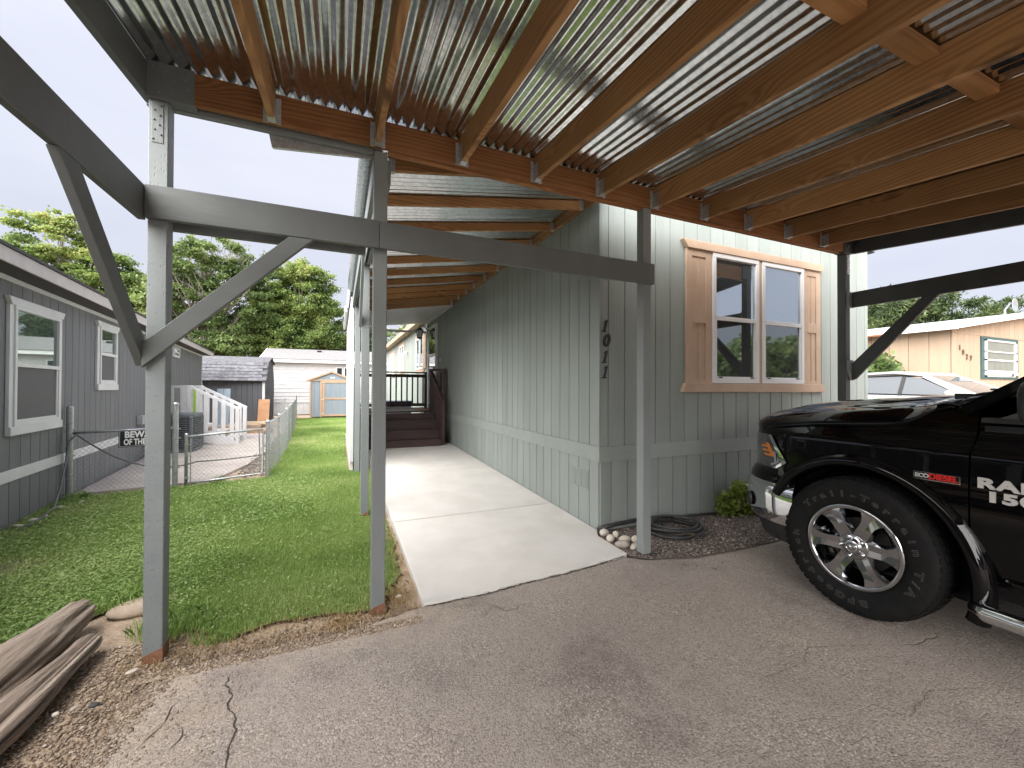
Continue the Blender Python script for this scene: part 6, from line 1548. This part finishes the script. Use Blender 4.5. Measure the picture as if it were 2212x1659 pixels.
def yw_win():
    x0, x1, z0, z1 = 15.52, 17.75, 1.78, 2.90; y = ty-.03
    t = MB(); w = .13
    t.box(x0, x0+w*1.3, y, ty, z0, z1); t.box(x1-w, x1, y, ty, z0, z1); t.box(x0+w*1.3, x1-w, y, ty, z1-.07, z1); t.box(x0+w*1.3, x1-w, y, ty, z0, z0+.06)
    to = t.build('window', TEAL, th)
    f = MB(); a0, a1, b0, b1 = x0+.17, x1-.13, z0+.06, z1-.07; y2 = y-.02
    for b in ((a0, a0+.10, b0, b1), (a1-.10, a1, b0, b1), (a0, a1, b1-.04, b1), (a0, a1, b0, b0+.04), (a0, a1, 2.27, 2.31), (a0, a1, 2.50, 2.53), (a0, a1, 1.98, 2.01)): f.box(b[0], b[1], y2, y+.01, b[2], b[3])
    f.build('frame', VINYL, to)
    MB().box(a0, a1, y+.005, y+.01, 2.0, b1).build('pane', mat('curtained_glass', (.15, .155, .12), (.20, .205, .165), rough=.1, scale=4, stretch=(6, 1, .5)), to)
    MB().box(a0+.1, a1-.1, y-.06, y+.0, b0+.04, 1.98).build('window_cooler', VINYL, to, bevel=.01)
    MB().lathe([(.0, -.07), (.03, -.075), (.05, -.062)], (a1-.45, y, 1.90), 'y', 16).build('fan_dial', BLACKP, to)
yw_win()
NB = mat('bronze_numeral', (.10, .07, .05), rough=.5)
for ch, u in (('1', (14.37, 2.55)), ('0', (14.55, 2.44)), ('2', (14.75, 2.33)), ('7', (14.96, 2.30))):
    text_obj('house_number', ch, .19, NB, th, basis((u[0], ty-.02, u[1]), (1, 0, 0), (0, -1, 0)), extrude=.006, offset=.003)
dsh = thing('satellite_dish', (18.6, 5.3, 3.6), 'small grey satellite dish above the tan roof at the right edge', 'satellite dish')
MB().lathe([(0, .04), (.10, .03), (.19, .0), (.20, .0)], (18.45, 5.2, 4.02), 'y', 24).build('dish', PIPE, dsh, solid=.01, smooth=True); MB().tube([(18.45, 5.28, 4.1), (18.45, 5.4, 3.9), (18.45, 5.4, 3.45)], .03, 8).build('mast', PIPE, dsh)

# ------------------------------------------------------------ trees
BARK = mat('bark', (.10, .085, .07), (.20, .175, .15), rough=.95, scale=6, stretch=(3, 3, .6), bump=.6, bscale=10)
PBARK = mat('pale_twigs', (.26, .235, .21), (.36, .33, .30), rough=.9, scale=5)
TLEAF = leaf_mat('maple_leaves', [(.035, .06, .022), (.07, .11, .036), (.12, .175, .058), (.18, .24, .09), (.29, .33, .14)], .35)
TLEAF2 = leaf_mat('bright_maple_leaves', [(.045, .078, .024), (.09, .14, .042), (.16, .225, .068), (.26, .32, .10), (.42, .41, .17)], .4)
PINE = leaf_mat('pine_needles', [(.018, .035, .014), (.035, .06, .022), (.06, .09, .03), (.10, .13, .045)], .15)
def tree(name, base, H, crown, n, size, leafm, label, cat='tree', seedn=0, bark=BARK, twigs=0, trunk_r=.22, limbs=9, spread=1.0, aspect=.42, droop=.3, shell=.5, group=None, clump=60, csize=.75, stretchv=None):
    """crown: list of (x,y,z,rx,ry,rz) relative to base. Leaves sit in many small clumps spread in those volumes"""
    t = thing(name, base, label, cat, group); rs = np.random.RandomState(seedn); rnd = random.Random(seedn)
    tb_ = MB(); top = max(c[2] for c in crown)
    p = [Vector((0, 0, -.2))]; x = y = 0
    for k in range(1, 9):
        x += rnd.uniform(-.12, .12); y += rnd.uniform(-.1, .1); p.append(Vector((x, y, top*k/8)))
    tb_.tube(p, [trunk_r*(1.15-.95*k/8) for k in range(9)], 10); tb_.build('trunk', bark, t, world=False)
    cl = []; w = np.array([c[3]*c[4]*c[5] for c in crown]); ix = rs.choice(len(crown), clump, p=w/w.sum())
    for i in ix:
        c = crown[i]; d = rs.normal(0, 1, 3); d /= np.linalg.norm(d); r = (.35+.65*rs.rand()**.5)
        q = np.array(c[:3])+d*np.array(c[3:])*r; s = csize*rs.uniform(.5, 1.25)
        st_ = stretchv or (1.25, 1.1, .55); cl.append((*q, s*st_[0], s*st_[1], s*st_[2]))
    br = MB()
    for i, c in enumerate(cl):
        if i % max(1, len(cl)//(limbs*4)): continue
        z0 = max(.25*top, c[2]*rnd.uniform(.35, .75)); k = min(7, int(z0/top*8)); a = p[k].lerp(p[k+1], z0/top*8-k) if k < 8 else p[8]
        e = Vector(c[:3]); mid = a.lerp(e, .5)+Vector((rnd.uniform(-.3, .3), rnd.uniform(-.3, .3), .1*(e-a).length)); r0 = trunk_r*.34*rnd.uniform(.6, 1)
        br.tube([a, a.lerp(mid, .5), mid, mid.lerp(e, .6), e], [r0, r0*.8, r0*.55, r0*.35, r0*.12], 6)
    br.build('limbs', bark, t, world=False)
    leafcloud('crown', cl, n, size, leafm, t, seedn+5, droop=droop, shell=.15, aspect=aspect, rj=.42)
    if twigs:
        tw = MB()
        for k in range(twigs):
            c = crown[rnd.randrange(len(crown))]; a = Vector((c[0]*.6, c[1]*.6, c[2]-c[5]*.4)); d = Vector((rnd.uniform(-1, 1), rnd.uniform(-.4, .2), rnd.uniform(.2, 1.2))).normalized()
            L_ = rnd.uniform(.8, 1.25)*max(c[3], c[5]); q = [a]; 
            for j in range(6): d = (d+Vector((rnd.uniform(-.3, .3), rnd.uniform(-.3, .3), rnd.uniform(-.1, .25)))).normalized(); q.append(q[-1]+d*L_/6)
            tw.tube(q, [.035, .03, .025, .02, .014, .01, .006], 5)
            for j in range(2, 6):
                dd = (d+Vector((rnd.uniform(-1, 1), 0, rnd.uniform(-.3, .9)))).normalized(); tw.tube([q[j], q[j]+dd*L_*.16, q[j]+dd*L_*.30+Vector((0, 0, .08))], [.014, .010, .004], 4)
        tw.build('bare_twigs', PBARK, t, world=False)
    return t
tg = 'deciduous trees behind the back yards'
tree('maple_tree', (-13.0, 30, 0), 11, [(-1.6, 0, 9.0, 1.6, 1.5, 2.0), (-.6, 0, 7.6, 2.6, 2, 1.5), (.9, 0, 8.3, 1.3, 1.3, 1.2), (1.2, 0, 6.6, 2.5, 2, 1.5), (3.0, 0, 5.6, 2.2, 2, 1.8), (-1.2, 0, 10.2, .9, .9, 1.0), (.2, 0, 5.2, 2.5, 2, 1.6)], 95000, .115, TLEAF2, 'leftmost tall maple leaning in the wind above the slate roof', seedn=11, twigs=30, clump=420, csize=.30, stretchv=(1.7, 1.1, .5))
tree('maple_tree', (-7.3, 29, 0), 11, [(0, 0, 8.6, 2.3, 2, 2.1), (-1.2, 0, 6.6, 2.2, 2, 1.8), (1.6, 0, 6.6, 2.3, 2, 2.0), (2.6, 0, 8.6, 1.4, 1.4, 1.3), (0, 0, 4.6, 3.2, 2.2, 1.7)], 95000, .115, TLEAF, 'tall maple with many bare twigs right behind the leftmost post', seedn=12, twigs=80, clump=420, csize=.30)
tree('maple_tree', (-2.6, 30.5, 0), 10, [(.3, 0, 7.6, 2.2, 2, 2.4), (-1.5, 0, 6.2, 2.0, 2, 2.3), (1.3, 0, 5.7, 1.9, 1.8, 1.9), (-.3, 0, 4.6, 3.0, 2.2, 1.6), (-.3, 0, 9.1, 1.1, 1.1, 1.0)], 125000, .115, TLEAF2, 'bright yellow green maple with rounded top above the white home', seedn=13, twigs=14, clump=560, csize=.32)
tree('maple_tree', (-17.5, 34, 0), 8, [(0, 0, 5.0, 3.2, 2, 2.2), (3, 0, 4.6, 3.0, 2, 1.9)], 12000, .28, TLEAF, 'low dark maple far left behind the slate home roof', seedn=14, clump=60)
tree('maple_tree', (-9.8, 36, 0), 8, [(0, 0, 4.6, 3.6, 2, 2.2), (5, 0, 4.4, 3.6, 2, 2.0), (9.0, 0, 3.8, 2.5, 2, 1.6)], 34000, .20, TLEAF, 'dark tree mass low behind the other maples', seedn=15, clump=220, csize=.5)
tree('pine_tree', (1.6, 31, 0), 7, [(0, 0, 5.8, .6, .6, 1.2), (0, 0, 4.4, 1.2, 1.1, 1.2), (0, 0, 3.2, 1.7, 1.5, 1.2)], 9000, .26, PINE, 'small dark pine beside the covered walkway', 'tree', seedn=16, clump=60, csize=.4, aspect=.14, droop=-.2)
tree('shrubby_tree', (6.2, 30, 0), 8, [(0, 0, 6.0, 2.6, 1.6, 1.8), (-2.0, 0, 5.0, 2, 1.5, 1.5), (3, 0, 5.5, 3, 2, 2)], 3500, .20, TLEAF, 'pale bare twigged tree over the far end of the sage home', seedn=17, twigs=110, clump=60, csize=.5, bark=PBARK)
tree('pine_tree', (40, 16.5, 0), 10, [(0, 0, 8.2, 2.2, 2.2, 1.6), (-1.4, 0, 6.8, 2.6, 2.2, 1.8), (2.2, 0, 7.0, 2.4, 2.2, 1.6), (0, 0, 5.0, 3.2, 2.5, 2.0)], 26000, .34, PINE, 'broad dark pine behind the tan home', 'tree', seedn=18, clump=120, csize=.55, aspect=.13, droop=-.3)
tree('pine_tree', (46.5, 14.5, 0), 9, [(0, 0, 7.2, 2.4, 2.2, 1.3), (2.4, 0, 6.2, 2.6, 2.2, 1.3), (-2, 0, 5.8, 2.6, 2.2, 1.6), (0, 0, 4.4, 3.2, 2.5, 1.6)], 20000, .34, PINE, 'rightmost spreading pine behind the tan home', 'tree', seedn=19, clump=110, csize=.5, aspect=.13, droop=-.3)
tree('pine_tree', (33.5, 18.0, 0), 9, [(0, 0, 6.9, 2.4, 2.2, 1.6), (0, 0, 5.0, 3.0, 2.5, 2.0)], 16000, .34, PINE, 'pine showing just right of the sage home wall edge', 'tree', seedn=20, clump=80, csize=.55, aspect=.13, droop=-.3)
bs = thing('bush', (12.7, 6.3, .3), 'round dark green bush between the sage home and the white car', 'bush')
leafcloud('foliage', [(.1, 0, 1.3, .8, .7, .85), (.6, 0, 1.55, .6, .6, .6), (-.3, 0, 1.7, .6, .6, .6), (.3, 0, .6, .95, .7, .5), (.9, 0, 1.1, .5, .5, .6)], 9000, .12, TLEAF, bs, 61)
MB().tube([(12.7, 6.3, .2), (12.75, 6.3, 1.4)], .05, 8).build('stem', BARK, bs)
# what the windows and paint reflect: the other side of the street
tree('maple_tree', (-6, -27, 0), 9, [(0, 0, 5.5, 3, 3, 2.6), (2, 0, 4, 3, 3, 2)], 9000, .30, TLEAF, 'street maple across the road behind the camera', seedn=71, clump=60)
tree('maple_tree', (9, -27, 0), 7, [(0, 0, 4.0, 3.5, 3, 2.0), (4, 0, 3.4, 3, 3, 1.7)], 10000, .30, TLEAF, 'lower bushy maple across the road opposite the carport', seedn=72, clump=60)
tree('maple_tree', (23, -9, 0), 7, [(0, 0, 2.8, 3.0, 3, 1.6), (-3, 0, 2.4, 2.6, 2.6, 1.4)], 10000, .30, TLEAF, 'bushy maple beyond the side driveway, nearer the street', seedn=73, clump=60)
tree('maple_tree', (33, -14, 0), 6, [(0, 0, 3.0, 3.5, 3, 1.9), (-3, 0, 2.6, 3, 3, 1.7)], 9000, .30, TLEAF, 'low maple beyond the side driveway by the street corner', seedn=74, clump=60)
oh = thing('house', (-18, -34, 0), 'cream house across the street', 'house')
MB().box(-28, -10, -40, -32, 0, 2.8).build('wall', WHS, oh); MB().prism([(-41, 2.8), (-36, 4.6), (-31, 2.8)], 'x', -28.5, -9.5).build('roof', SHING, oh)
